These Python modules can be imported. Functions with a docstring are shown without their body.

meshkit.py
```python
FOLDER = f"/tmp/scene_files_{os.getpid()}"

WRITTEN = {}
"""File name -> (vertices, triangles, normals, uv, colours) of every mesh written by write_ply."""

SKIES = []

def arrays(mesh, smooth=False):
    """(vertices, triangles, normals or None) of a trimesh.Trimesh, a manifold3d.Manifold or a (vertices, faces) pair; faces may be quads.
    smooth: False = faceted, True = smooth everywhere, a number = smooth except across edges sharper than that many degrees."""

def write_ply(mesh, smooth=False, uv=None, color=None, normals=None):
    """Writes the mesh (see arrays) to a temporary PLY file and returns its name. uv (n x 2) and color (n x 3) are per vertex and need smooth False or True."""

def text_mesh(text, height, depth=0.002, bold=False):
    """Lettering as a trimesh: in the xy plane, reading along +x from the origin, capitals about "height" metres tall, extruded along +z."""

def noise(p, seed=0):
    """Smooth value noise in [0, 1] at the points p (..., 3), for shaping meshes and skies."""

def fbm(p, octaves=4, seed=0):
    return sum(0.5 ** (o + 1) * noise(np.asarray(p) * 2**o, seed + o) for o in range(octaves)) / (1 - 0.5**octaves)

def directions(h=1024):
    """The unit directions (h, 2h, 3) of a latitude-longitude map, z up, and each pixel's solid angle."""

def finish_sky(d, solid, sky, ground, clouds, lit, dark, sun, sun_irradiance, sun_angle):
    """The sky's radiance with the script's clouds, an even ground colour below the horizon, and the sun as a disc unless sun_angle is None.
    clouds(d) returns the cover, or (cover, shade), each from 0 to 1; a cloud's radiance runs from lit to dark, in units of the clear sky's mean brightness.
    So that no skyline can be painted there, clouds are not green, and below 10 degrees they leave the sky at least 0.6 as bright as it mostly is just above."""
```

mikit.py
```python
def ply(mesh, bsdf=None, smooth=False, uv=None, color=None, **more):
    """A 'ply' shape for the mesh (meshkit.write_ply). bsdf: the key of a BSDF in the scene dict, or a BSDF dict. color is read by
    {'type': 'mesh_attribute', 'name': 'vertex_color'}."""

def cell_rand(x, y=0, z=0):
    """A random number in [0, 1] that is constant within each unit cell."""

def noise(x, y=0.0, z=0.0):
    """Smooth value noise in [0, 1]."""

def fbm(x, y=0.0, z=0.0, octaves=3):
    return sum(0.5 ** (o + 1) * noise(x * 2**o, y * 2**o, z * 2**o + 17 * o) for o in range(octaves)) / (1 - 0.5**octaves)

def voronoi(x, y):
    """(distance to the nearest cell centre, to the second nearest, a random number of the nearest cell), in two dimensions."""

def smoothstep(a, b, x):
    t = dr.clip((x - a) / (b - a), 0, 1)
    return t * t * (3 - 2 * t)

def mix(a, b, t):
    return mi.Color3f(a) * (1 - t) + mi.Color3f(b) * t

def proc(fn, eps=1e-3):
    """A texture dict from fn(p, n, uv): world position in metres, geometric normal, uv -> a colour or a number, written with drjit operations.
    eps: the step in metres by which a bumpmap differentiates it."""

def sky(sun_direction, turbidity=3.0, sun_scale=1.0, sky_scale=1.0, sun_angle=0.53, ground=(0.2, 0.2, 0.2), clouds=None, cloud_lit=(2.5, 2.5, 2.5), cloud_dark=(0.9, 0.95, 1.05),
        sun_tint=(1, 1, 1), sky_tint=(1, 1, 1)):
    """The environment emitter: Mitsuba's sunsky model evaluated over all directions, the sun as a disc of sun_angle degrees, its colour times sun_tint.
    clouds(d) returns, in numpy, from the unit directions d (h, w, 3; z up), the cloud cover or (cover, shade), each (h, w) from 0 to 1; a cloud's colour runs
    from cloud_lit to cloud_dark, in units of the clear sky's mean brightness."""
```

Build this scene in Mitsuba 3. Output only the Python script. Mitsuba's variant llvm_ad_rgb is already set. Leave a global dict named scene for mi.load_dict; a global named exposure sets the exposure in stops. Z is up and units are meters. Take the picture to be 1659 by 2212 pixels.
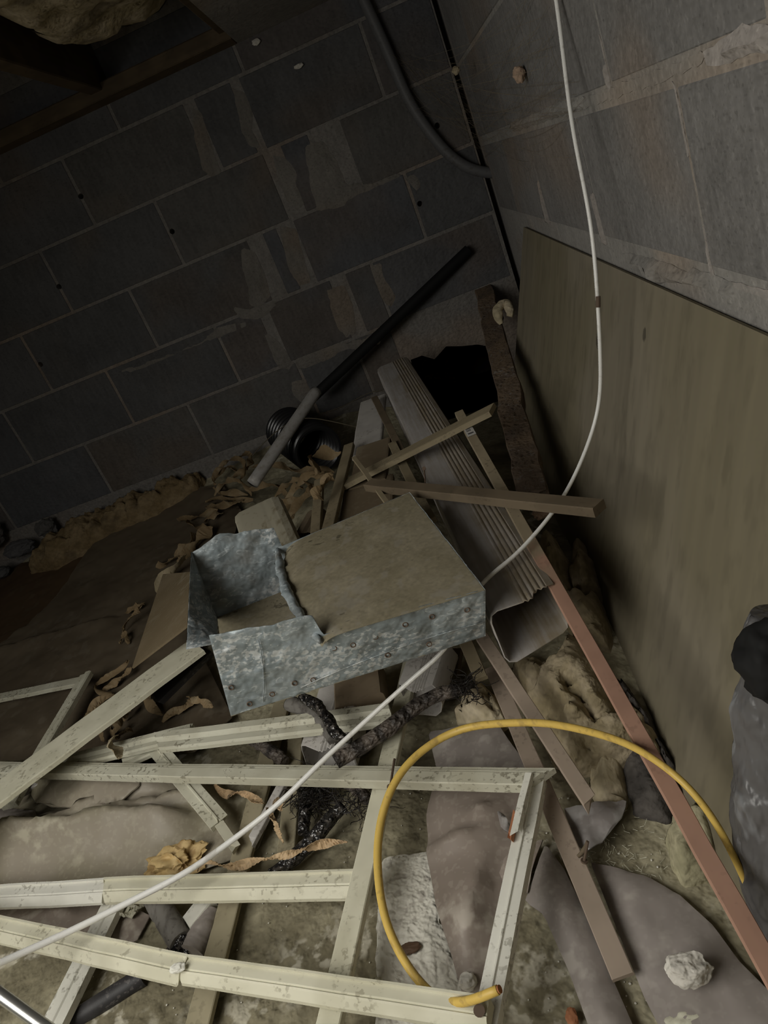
import math, random
import numpy as np, trimesh, manifold3d
import shapely, shapely.geometry as sg
from scipy.spatial import Delaunay
from scipy.interpolate import CubicSpline
import drjit as dr
import mitsuba as mi
import mikit, meshkit
from mikit import proc, noise, fbm, voronoi, cell_rand, smoothstep, mix

scene, labels = {'type': 'scene'}, {}
T = mi.ScalarTransform4f

# ------------------------------------------------------------------ camera, light, exposure
CAMV = {'o': (1.3009, -2.4398, 0.8154), 't': (1.1479, -1.5312, 0.4267), 'u': (0.3262, 0.4177, 0.848), 'fov': 55.2974}
scene['camera'] = {'type': 'perspective', 'fov': CAMV['fov'], 'fov_axis': 'x', 'near_clip': 0.02, 'far_clip': 100.0,
                   'to_world': T().look_at(origin=CAMV['o'], target=CAMV['t'], up=CAMV['u'])}
exposure = 0.0
ADDED_LIGHT_RGB = (1.0, 0.97, 0.89)
ADDED_LIGHT_POWER = 5.9
ADDED_LIGHT_POS, ADDED_LIGHT_AIM, ADDED_LIGHT_W, ADDED_LIGHT_H = (0.36, -2.55, 1.00), (1.06, -2.28, 0.0), 1.15, 0.85

# ------------------------------------------------------------------ ground shape (soil height in metres)
def ground(x, y):
    x, y = np.asarray(x, float), np.asarray(y, float)
    hw = np.interp(x, [-1.2, -.6, -.42, .27, .58, .9, 1.08, 1.2, 1.7], [0, .03, .08, .12, .15, .16, .12, -.02, -.02])
    g = hw * np.exp(np.minimum(y, 0) / .35)
    g = g + .15 * np.exp(-((x - 1.05) / .33) ** 2 - ((y + .80) / .5) ** 2)
    g = g + .05 * np.exp(-((x - 1.33) / .14) ** 2 - ((y + 1.35) / .3) ** 2)
    q = np.stack([x * 5, y * 5, 0 * x], -1)
    g = g + .016 * (meshkit.fbm(q, 3, 5) - .5) + .006 * (meshkit.fbm(q * 7, 2, 9) - .5)
    return g

# ------------------------------------------------------------------ materials
def rgb(c): return {'type': 'rgb', 'value': list(c)}
def bsdf(key, base, rough=.7, metallic=0., spec=.3, bump=None, bscale=.002, eps=1e-3, **more):
    b = {'type': 'principled', 'base_color': proc(base) if callable(base) else rgb(base), 'roughness': rough if isinstance(rough, dict) else float(rough), 'metallic': float(metallic), 'specular': float(spec), **more}
    if bump is not None:
        b = {'type': 'bumpmap', 'height': proc(bump, eps), 'scale': float(bscale), 'bsdf': b}
    scene[key] = {'type': 'twosided', 'bsdf': b}
    return key

def speck(p, s, lo, hi, k=0.): return smoothstep(lo, hi, fbm(p.x * s + k, p.y * s, p.z * s, 4))

def concrete(tone, k):
    def f(p, n, uv):
        a = fbm(p.x * 9 + k, p.y * 9, p.z * 9, 3)
        g = fbm(p.x * 160, p.y * 160, p.z * 160 + k, 2)
        v = .72 + .34 * a + .26 * (g - .5) + .30 * (fbm(p.x * 130 + k, p.y * 130, p.z * 24, 2) - .5)
        pit = smoothstep(.74, .84, noise(p.x * 260 + k, p.y * 260, p.z * 260))
        warm = smoothstep(.5, .75, fbm(p.x * 4, p.y * 4 + k, p.z * 4, 3))
        c = mix(tone, (tone[0] * 1.1, tone[1] * .98, tone[2] * .88), warm)
        return c * v * (1 - .18 * pit)
    return f
def rough_bump(p, n, uv): return fbm(p.x * 140, p.y * 140, p.z * 140, 3)
for i, t in enumerate([(.108, .107, .110), (.098, .098, .100), (.112, .108, .104), (.100, .102, .109)]):
    bsdf(f'm_block{i}', concrete(t, i * 13.), .92, spec=.15, bump=rough_bump, bscale=.004)  # back wall blocks painted darker than m_blockr to carry the light falloff
bsdf('m_mortar', concrete((.20, .188, .175), 3.), .95, spec=.1, bump=rough_bump, bscale=.004)
bsdf('m_patch', concrete((.178, .166, .15), 8.), .95, spec=.1, bump=rough_bump, bscale=.005)
bsdf('m_blockr', concrete((.150, .144, .138), 31.), .92, spec=.15, bump=rough_bump, bscale=.004)
bsdf('m_blockr2', concrete((.162, .156, .150), 37.), .92, spec=.15, bump=rough_bump, bscale=.004)
bsdf('m_mortarr', concrete((.225, .215, .20), 3.), .95, spec=.1, bump=rough_bump, bscale=.005)
bsdf('m_pinkmortar', concrete((.285, .26, .24), 9.), .95, spec=.1, bump=rough_bump, bscale=.005)

BOARD_SPOTS = [(-1.405, 0.4971) + (.007,), (-1.8902, 0.5561) + (.006,), (-1.8947, 0.5508) + (.005,), (-1.9103, 0.5575) + (.004,), (-1.1739, 0.4451) + (.010,)]
def board_c(p, n, uv):
    a = fbm(p.y * 3, p.z * 3, 2., 3)
    streak = fbm(p.y * 60, p.z * 6, 7., 2)
    st = smoothstep(.5, .8, fbm(p.y * 50, p.z * 22, 3., 4))
    sp = mi.Float(0)
    for y0, z0, r in BOARD_SPOTS:
        e = .5 * (fbm(p.y * 160, p.z * 160, 1., 2) - .5)
        sp = dr.maximum(sp, smoothstep(1.1, .7, dr.sqrt(dr.square((p.y - y0) / r) + dr.square((p.z - z0) / (r * 1.5))) + e))
    c = mix((.158, .138, .092), (.184, .162, .120), smoothstep(.35, .65, a))
    return c * (.9 + .2 * streak) * (1 - .15 * st) * (1 - .55 * sp)
bsdf('m_board', board_c, .75, spec=.25)

def ground_c(p, n, uv):
    a = fbm(p.x * 7, p.y * 7, 1., 4)
    d = smoothstep(.47, .64, fbm(p.x * 75, p.y * 75, p.z * 75, 4)) * smoothstep(.4, .55, fbm(p.x * 22, p.y * 22, p.z * 22, 2))
    w = smoothstep(.46, .6, fbm(p.x * 2.6 + 4, p.y * 2.6, 2., 3))
    f = fbm(p.x * 150, p.y * 150, p.z * 150, 3)
    c = mix((.17, .15, .098), (.34, .31, .215), smoothstep(.3, .66, a)) * (.7 + .6 * f)
    return mix(c, (.50, .47, .38), d * w * .85)
bsdf('m_ground', ground_c, .85, spec=.25, bump=lambda p, n, uv: fbm(p.x * 60, p.y * 60, p.z * 60, 4), bscale=.012)

def wood(base, dark, k=0., grain=(6., 60.), dirt=.5, dcol=None):
    dcol = dcol or tuple(x * .45 for x in dark)
    def f(p, n, uv):
        a = fbm(p.x * 22 + k, p.y * 22, p.z * 22, 3)
        g = noise(uv.x * grain[0], uv.y * grain[1], k)
        g2 = noise(uv.x * grain[0] * 3, uv.y * grain[1] * 3, k + 4)
        s = smoothstep(.56, .70, fbm(p.x * 210 + k, p.y * 210, p.z * 210, 3)) * smoothstep(.42, .66, fbm(p.x * 30 + k, p.y * 30, p.z * 30, 3))
        c = mix(base, dark, .55 * smoothstep(.35, .7, a) + .28 * g + .12 * g2)
        return mix(c, dcol, s * dirt)
    return f
bsdf('m_cream', wood((.60, .58, .46), (.46, .44, .33), 1., dirt=.55, dcol=(.2, .18, .12)), .55, spec=.35)
bsdf('m_cream2', wood((.56, .55, .45), (.40, .38, .29), 5., dirt=.75, dcol=(.17, .155, .11)), .6, spec=.35)
bsdf('m_white', wood((.68, .67, .60), (.56, .55, .49), 8., dirt=.6, dcol=(.24, .225, .18)), .5, spec=.4)
bsdf('m_greywhite', wood((.50, .48, .45), (.37, .35, .33), 2., dirt=.7, dcol=(.2, .185, .16)), .6, spec=.3)
bsdf('m_lath', wood((.36, .32, .24), (.26, .225, .16), 4., dirt=.4), .7)
bsdf('m_olivelath', wood((.31, .275, .185), (.245, .212, .14), 7., dirt=.35), .75)
bsdf('m_brownlath', wood((.235, .195, .125), (.165, .135, .085), 7., dirt=.4), .75)
bsdf('m_pinklath', wood((.33, .265, .21), (.25, .20, .155), 6., dirt=.35), .75)
bsdf('m_darkwood', wood((.13, .10, .065), (.085, .065, .042), 9., dirt=.4), .8)
bsdf('m_rot', wood((.14, .10, .065), (.07, .052, .04), 12., dirt=.7, dcol=(.15, .14, .13)), .9, bump=rough_bump, bscale=.008)
bsdf('m_joist', wood((.10, .072, .042), (.055, .04, .025), 15., dirt=.3), .85)
bsdf('m_offcut', wood((.25, .195, .13), (.16, .12, .078), 3., grain=(3., 25.), dirt=.2), .75)
bsdf('m_char', wood((.045, .043, .045), (.022, .021, .022), 3., dirt=.6, dcol=(.12, .11, .105)), .5)

def redlath(p, n, uv):
    w = wood((.24, .20, .135), (.18, .145, .095), 4.)(p, n, uv)
    r = wood((.33, .195, .14), (.255, .148, .106), 6., grain=(10., 90.), dirt=.25)(p, n, uv)
    t = smoothstep(-1.46, -1.58, p.y + .10 * (fbm(p.x * 30, p.y * 30, p.z * 30, 3) - .5) * 2 + .03 * (n.z - .5))
    return mix(w, r, t)
bsdf('m_redlath', redlath, .7)

def galv(dirt, lo=(.20, .235, .25), hi=(.33, .375, .395)):
    def f(p, n, uv):
        wx = p.x + .010 * fbm(p.x * 60, p.y * 60, p.z * 60, 2)
        wz = p.z * 1.3 + p.y * .8 + .010 * fbm(p.x * 55 + 9, p.y * 55, p.z * 55, 2)
        d1, d2, r = voronoi(wx * 75., wz * 130.)
        fine = fbm(p.x * 240, p.y * 240, p.z * 240, 2)
        big = fbm(p.x * 10, p.y * 10, p.z * 10, 3)
        med = fbm(p.x * 70, p.y * 70, p.z * 70, 3)
        c = mix(lo, hi, smoothstep(.3, .72, big * .45 + .35 * med + .2 * r))
        arc = smoothstep(.30, .42, d1) * smoothstep(.62, .45, d1) * smoothstep(.6, .9, r)
        c = mix(c, (.55, .59, .60), arc * smoothstep(.4, .6, fine) * .7)
        w = smoothstep(.48, .60, fbm(p.x * 17 + 3, p.y * 17, p.z * 17, 2)) * smoothstep(.50, .58, fine * .6 + med * .4)
        c = mix(c, (.60, .615, .61), w * .6)
        du = speck(p, 35., .42, .75, 2.)
        return mix(c, (.15, .13, .10), du * dirt)
    return f
def galv_bump(p, n, uv): return fbm(p.x * 55, p.y * 55, p.z * 55, 3)
bsdf('m_galv', galv(.15), .42, metallic=.3, spec=.5, bump=galv_bump, bscale=.006)
bsdf('m_galvdirty', galv(.55), .55, metallic=.3, spec=.4, bump=galv_bump, bscale=.006)
def dusty(p, n, uv):
    a = fbm(p.x * 16, p.y * 16, p.z * 16, 4)
    g = fbm(p.x * 220, p.y * 220, p.z * 220, 2)
    st = smoothstep(.66, .76, fbm(p.x * 85 + 5, p.y * 120, 3., 3)) * smoothstep(.45, .6, fbm(p.x * 9, p.y * 12, 1., 2))
    edge = smoothstep(.6, .75, fbm(p.x * 50, p.y * 50, 9., 3))
    c = mix((.185, .162, .108), (.235, .208, .148), smoothstep(.3, .7, a)) * (.8 + .4 * g)
    c = mix(c, (.27, .255, .225), edge * .3)
    return c * (1 - .5 * st)
bsdf('m_dusty', dusty, .85, spec=.2)

def vinyl(base, dirtc, lo, hi, k=0.):
    def f(p, n, uv):
        d = smoothstep(lo, hi, fbm(p.x * 120 + k, p.y * 40, p.z * 120, 4) * .55 + .45 * fbm(p.x * 13 + k, p.y * 8, p.z * 9, 3))
        f2 = smoothstep(.66, .76, fbm(p.x * 150, p.y * 150, p.z * 150 + k, 2))
        return mix(base, dirtc, dr.minimum(d * .85 + f2 * .4, 1.))
    return f
DS0, DS1 = np.array((1.1329, -0.2585, 0.335)), np.array((1.2864, -1.6116, 0.275))
dst = (DS1 - DS0) / np.linalg.norm(DS1 - DS0); dss = np.cross(dst, [0, 0, 1]); dss = dss / np.linalg.norm(dss)
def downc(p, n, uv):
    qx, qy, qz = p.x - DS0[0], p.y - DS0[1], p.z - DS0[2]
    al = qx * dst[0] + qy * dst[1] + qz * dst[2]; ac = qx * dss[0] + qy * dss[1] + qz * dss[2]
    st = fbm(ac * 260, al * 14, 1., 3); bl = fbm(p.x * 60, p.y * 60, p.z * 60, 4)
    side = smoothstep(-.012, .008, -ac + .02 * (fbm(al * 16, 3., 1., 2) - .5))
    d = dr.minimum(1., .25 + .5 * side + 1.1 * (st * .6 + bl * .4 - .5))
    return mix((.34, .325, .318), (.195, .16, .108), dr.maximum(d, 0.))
bsdf('m_downspout', downc, .65, spec=.3)
bsdf('m_vinyl', vinyl((.34, .315, .24), (.20, .17, .11), .50, .66, 5.), .5, spec=.4)
bsdf('m_downedge', (.45, .45, .46), .6)
bsdf('m_conduit', vinyl((.105, .105, .108), (.08, .075, .07), .5, .7), .55)
bsdf('m_pvc', vinyl((.33, .32, .31), (.24, .225, .20), .45, .7, 2.), .5, spec=.4)
bsdf('m_whitecable', vinyl((.72, .715, .69), (.52, .50, .46), .55, .75, 3.), .35, spec=.5)
bsdf('m_yellow', vinyl((.58, .40, .095), (.34, .23, .07), .52, .72, 4.), .45, spec=.4)
bsdf('m_yellowcore', (.32, .13, .05), .7)
bsdf('m_black', (.012, .012, .013), .3, spec=.5)
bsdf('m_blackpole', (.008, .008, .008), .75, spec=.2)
def tar(p, n, uv):
    s = fbm(p.x * 180, p.y * 180, p.z * 180, 3)
    return mix((.012, .011, .011), (.075, .066, .058), smoothstep(.5, .7, s))
bsdf('m_tar', tar, .22, spec=.7, bump=lambda p, n, uv: fbm(p.x * 120, p.y * 120, p.z * 120, 3), bscale=.012, clearcoat=.6, clearcoat_gloss=.8)
def bark(p, n, uv):
    s = fbm(uv.x * 90, uv.y * 6, 1., 3)
    a = fbm(p.x * 40, p.y * 40, p.z * 40, 3)
    return mix((.035, .03, .027), (.15, .125, .105), smoothstep(.35, .7, s * .6 + a * .4))
bsdf('m_bark', bark, .5, spec=.4, bump=lambda p, n, uv: fbm(p.x * 150, p.y * 150, p.z * 150, 3), bscale=.01)
bsdf('m_greytube', vinyl((.16, .15, .135), (.07, .062, .055), .45, .7, 6.), .8)
bsdf('m_chrome', (.62, .62, .60), .28, metallic=.9)

def fluffy(a, b, dk):
    def f(p, n, uv):
        x = fbm(p.x * 26, p.y * 26, p.z * 26, 4)
        y = fbm(p.x * 120, p.y * 120, p.z * 120, 2)
        d = smoothstep(.60, .76, fbm(p.x * 13 + 3, p.y * 13, p.z * 13, 3))
        return mix(mix(a, b, smoothstep(.3, .7, x)), dk, d * .6) * (.75 + .5 * y)
    return f
def fl_bump(p, n, uv): return fbm(p.x * 60, p.y * 60, p.z * 60, 5)
bsdf('m_insul', fluffy((.25, .205, .125), (.37, .31, .215), (.10, .082, .06)), .95, spec=.05, bump=fl_bump, bscale=.014)
bsdf('m_insulpink', fluffy((.36, .26, .19), (.46, .34, .27), (.22, .17, .11)), .95, spec=.05, bump=fl_bump, bscale=.010)
bsdf('m_insulpale', fluffy((.40, .34, .22), (.50, .43, .31), (.17, .13, .08)), .9, spec=.1, bump=fl_bump, bscale=.010)
bsdf('m_insulgreen', fluffy((.27, .25, .16), (.36, .33, .22), (.15, .13, .085)), .95, spec=.05, bump=fl_bump, bscale=.010)
bsdf('m_insuldimbrown', fluffy((.16, .115, .06), (.22, .165, .095), (.07, .053, .034)), .95, spec=.05, bump=fl_bump, bscale=.012)  # brown fibre; also painted darker than m_insul, shade at the wall foot
bsdf('m_soot', fluffy((.055, .05, .046), (.10, .09, .082), (.03, .027, .025)), .95, spec=.05, bump=fl_bump, bscale=.014)

def film(a, b, dust, k=0., amt=.6):
    def f(p, n, uv):
        x = fbm(p.x * 6 + k, p.y * 6, p.z * 6, 3)
        d = dr.minimum(1., smoothstep(.48, .70, fbm(p.x * 48 + k, p.y * 48, p.z * 48, 4)) * smoothstep(.42, .6, fbm(p.x * 8, p.y * 8 + k, 1., 3)) + .25 * smoothstep(.55, .7, fbm(p.x * 170, p.y * 170, p.z * 170 + k, 2)))
        return mix(mix(a, b, smoothstep(.3, .7, x)), dust, d * amt)
    return f
bsdf('m_sheetolive', film((.20, .18, .115), (.285, .25, .20), (.46, .43, .33), 1., .6), .5, spec=.4)
bsdf('m_sheetmauve', film((.205, .168, .14), (.265, .222, .19), (.46, .42, .36), 2., .65), .5, spec=.4)
bsdf('m_sheetgrey', film((.215, .19, .172), (.27, .24, .222), (.40, .37, .33), 3., .55), .55, spec=.35)
bsdf('m_poly', film((.19, .17, .16), (.25, .235, .23), (.40, .39, .38), 4., .5), .25, spec=.6)
bsdf('m_tarpaper', film((.085, .066, .044), (.118, .094, .064), (.14, .12, .09), 5., .4), .75, spec=.2)
bsdf('m_tarpaper2', film((.07, .044, .024), (.085, .054, .030), (.10, .08, .05), 6., .4), .75, spec=.2)
bsdf('m_card', film((.15, .115, .068), (.19, .15, .095), (.24, .21, .15), 7., .5), .8, spec=.2)
bsdf('m_ply', film((.12, .092, .058), (.155, .12, .08), (.2, .17, .12), 8., .5), .8, spec=.2)
bsdf('m_kraft', film((.16, .112, .058), (.235, .17, .095), (.28, .23, .15), 9., .5), .7, spec=.25)
bsdf('m_kraftlight', film((.28, .23, .14), (.36, .30, .20), (.40, .36, .27), 9.5, .5), .7, spec=.25)
bsdf('m_orange', film((.42, .28, .16), (.50, .365, .215), (.06, .045, .03), 11., .95), .65, spec=.3)
bsdf('m_ochre', film((.42, .29, .12), (.52, .38, .18), (.22, .13, .05), 12., .7), .65, spec=.3)
def plaster_c(p, n, uv):
    x = fbm(p.x * 40, p.y * 40, p.z * 40, 4)
    y = smoothstep(.58, .72, fbm(p.x * 95 + 4, p.y * 95, p.z * 95, 3))
    z = smoothstep(.55, .75, fbm(p.x * 10, p.y * 10, 2., 3))
    c = mix((.60, .58, .51), (.74, .72, .64), smoothstep(.3, .7, x))
    return mix(mix(c, (.36, .33, .29), y * .6), (.50, .46, .41), z * .45)
bsdf('m_plaster', plaster_c, .95, spec=.1, bump=rough_bump, bscale=.008)
bsdf('m_stone', concrete((.62, .59, .53), 5.), .9, bump=rough_bump, bscale=.006)
bsdf('m_bluestone', concrete((.38, .41, .42), 5.), .6)
bsdf('m_crumb', (.6, .58, .52), .9)
bsdf('m_rust', (.10, .07, .05), .8)
bsdf('m_paperlabel', (.36, .35, .33), .6)
bsdf('m_ink', (.05, .05, .055), .7)
bsdf('m_reddish', (.33, .14, .07), .8)
bsdf('m_brownchip', (.085, .05, .03), .7)
bsdf('m_cob', (.16, .13, .09), .9)
bsdf('m_root', (.018, .015, .013), .5)
bsdf('m_wire', (.09, .075, .05), .6)
def bag_c(p, n, uv):
    x = fbm(p.x * 9, p.y * 9, p.z * 9, 3)
    w = smoothstep(.62, .74, fbm(p.x * 40, p.y * 40, p.z * 14, 4))
    z = smoothstep(.45, .6, fbm(p.x * 20, p.y * 20, p.z * 7, 3))
    return mix(mix((.05, .048, .048), (.10, .097, .098), smoothstep(.35, .65, x) * .6 + .4 * z), (.24, .25, .262), w * .5)
bsdf('m_bag', bag_c, .38, spec=.5, bump=lambda p, n, uv: fbm(p.x * 40, p.y * 40, p.z * 14, 4), bscale=.02)
bsdf('m_steel', (.12, .12, .12), .5, metallic=.6)

# ------------------------------------------------------------------ registering shapes
def add(key, mesh, mat, smooth=35, uv=None):
    assert key not in scene, key
    scene[key] = mikit.ply(mesh, mat, smooth=True if uv is not None else smooth, uv=uv)
    return key
def tag(key, label, cat, group=None, kind=None):
    labels[key] = {'label': label, 'category': cat}
    if group: labels[key]['group'] = group
    if kind: labels[key]['kind'] = kind
def struct(key, label=None):
    labels[key] = {'kind': 'structure'}
    if label: labels[key]['label'] = label
count = {}
def numbered(name):
    n = count.get(name, 0); count[name] = n + 1
    return name if n == 0 else f'{name}_{n:03d}'

# ------------------------------------------------------------------ mesh makers
def unit(v): v = np.asarray(v, float); return v / np.linalg.norm(v)
def spline(pts, n):
    p = np.asarray(pts, float)
    d = np.r_[0, np.cumsum(np.linalg.norm(np.diff(p, axis=0), axis=1))]
    return CubicSpline(d, p)(np.linspace(0, d[-1], n)) if len(p) > 2 else p[0] + (p[1] - p[0]) * np.linspace(0, 1, n)[:, None]

def grid_faces(n, m, closed=True):
    i, j = np.meshgrid(np.arange(n - 1), np.arange(m if closed else m - 1), indexing='ij')
    a, b = i * m + j, i * m + (j + 1) % m
    q = np.stack([a, b, b + m, a + m], -1).reshape(-1, 4)
    return np.vstack([q[:, [0, 1, 2]], q[:, [0, 2, 3]]])

def fix(v, f, uv=None):
    m = trimesh.Trimesh(v, f, process=False)
    if m.volume < 0: f = np.asarray(f)[:, ::-1]
    return (v, f)

def stick(p0, p1, w, th, prof=None, seed=0, roll=0., mitre=(0, 0), jag=(0, 0), bow=0., step=.05, rough=.00025):
    """A sawn length; the points are the middle of its top face. prof: (across/w, up/th) counter-clockwise points."""
    rng = np.random.default_rng(seed)
    p0, p1 = np.asarray(p0, float), np.asarray(p1, float)
    L = np.linalg.norm(p1 - p0); t = (p1 - p0) / L
    s = unit(np.cross(t, [0, 0, 1])); n = np.cross(s, t)
    c, k = math.cos(roll), math.sin(roll)
    s, n = c * s + k * n, c * n - k * s
    if prof is None: prof = [(-.5, -1), (.5, -1), (.5, -.12), (.46, 0), (-.46, 0), (-.5, -.12)]
    pr = np.array(prof, float) * [w, th]
    m, N = len(pr), max(3, int(L / step) + 1)
    a = np.linspace(0, L, N)
    A = np.repeat(a[:, None], m, 1)
    A[0] += mitre[0] * pr[:, 0] + jag[0] * rng.uniform(-1, 1, m)
    A[-1] += mitre[1] * pr[:, 0] + jag[1] * rng.uniform(-1, 1, m)
    U = np.repeat(pr[None, :, 0], N, 0) + rng.normal(0, rough, (N, 1)); V = np.repeat(pr[None, :, 1], N, 0) + rng.normal(0, rough, (N, 1))
    V = V + bow * 4 * (A / L) * (1 - A / L)
    v = (p0 + A[..., None] * t + U[..., None] * s + V[..., None] * n).reshape(-1, 3)
    per = np.r_[0, np.cumsum(np.linalg.norm(np.diff(np.vstack([pr, pr[:1]]), axis=0), axis=1))][:m]
    uv = np.stack([A.ravel(), np.tile(per, N)], -1)
    f = grid_faces(N, m)
    # flat-shaded by splitting: duplicate per strip so that edges stay sharp
    e0, e1 = len(v), len(v) + 1
    v = np.vstack([v, v[:m].mean(0), v[(N - 1) * m:N * m].mean(0)])
    uv = np.vstack([uv, uv[:m].mean(0), uv[(N - 1) * m:N * m].mean(0)])
    cap = [(e0, (j + 1) % m, j) for j in range(m)] + [(e1, (N - 1) * m + j, (N - 1) * m + (j + 1) % m) for j in range(m)]
    f = np.vstack([f, cap])
    if trimesh.Trimesh(v, f, process=False).volume < 0: f = f[:, ::-1]
    tri = f.ravel()
    return (v[tri], np.arange(len(tri)).reshape(-1, 3)), uv[tri]

def add_stick(key, args, th, mat, **kw):
    (p0, p1, w) = args
    e0, e1 = kw.pop('ext', (0, 0)); t = unit(np.array(p1) - p0); p0, p1 = np.array(p0) - t * e0, np.array(p1) + t * e1
    mesh, uv = stick(p0, p1, kw.pop('w', w), th, **kw)
    scene[key] = mikit.ply(mesh, mat, smooth=False, uv=uv)
    return key

def tube(pts, r, n=60, sides=14, nz=0., ns=40., seed=0, close=True, flat=1.):
    c = spline(pts, n); r = np.interp(np.linspace(0, 1, n), np.linspace(0, 1, len(np.atleast_1d(r))), np.atleast_1d(r)) if np.ndim(r) else np.full(n, r)
    t = np.gradient(c, axis=0); t /= np.linalg.norm(t, axis=1, keepdims=True)
    a = unit(np.cross(t[0], [0.1, 0.2, 1.0])); fr = []
    for q in t:
        a = unit(a - q * (a @ q)); fr.append((a, np.cross(q, a)))
    ang = np.arange(sides) * 2 * np.pi / sides
    v = np.array([c[i] + r[i] * (np.cos(ang)[:, None] * fr[i][0] + flat * np.sin(ang)[:, None] * fr[i][1]) for i in range(n)]).reshape(-1, 3)
    if nz: v = v + (v - np.repeat(c, sides, 0)) * (nz * 2 * (meshkit.fbm(v * ns, 3, seed) - .5))[:, None]
    f = grid_faces(n, sides)
    L = np.r_[0, np.cumsum(np.linalg.norm(np.diff(c, axis=0), axis=1))]
    uv = np.stack([np.repeat(L, sides), np.tile(ang * .02, n)], -1)
    if close:
        v = np.vstack([v, v[:sides].mean(0), v[-sides:].mean(0)]); uv = np.vstack([uv, uv[:1], uv[-1:]])
        N0, N1, b = len(v) - 2, len(v) - 1, (n - 1) * sides
        f = np.vstack([f, [(N0, (j + 1) % sides, j) for j in range(sides)], [(N1, b + j, b + (j + 1) % sides) for j in range(sides)]])
    return fix(v, f)[0:2] + (uv,)
def add_tube(key, pts, r, mat, **kw):
    v, f, uv = tube(pts, r, **kw)
    scene[key] = mikit.ply((v, f), mat, smooth=True, uv=uv)
    return key

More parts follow.
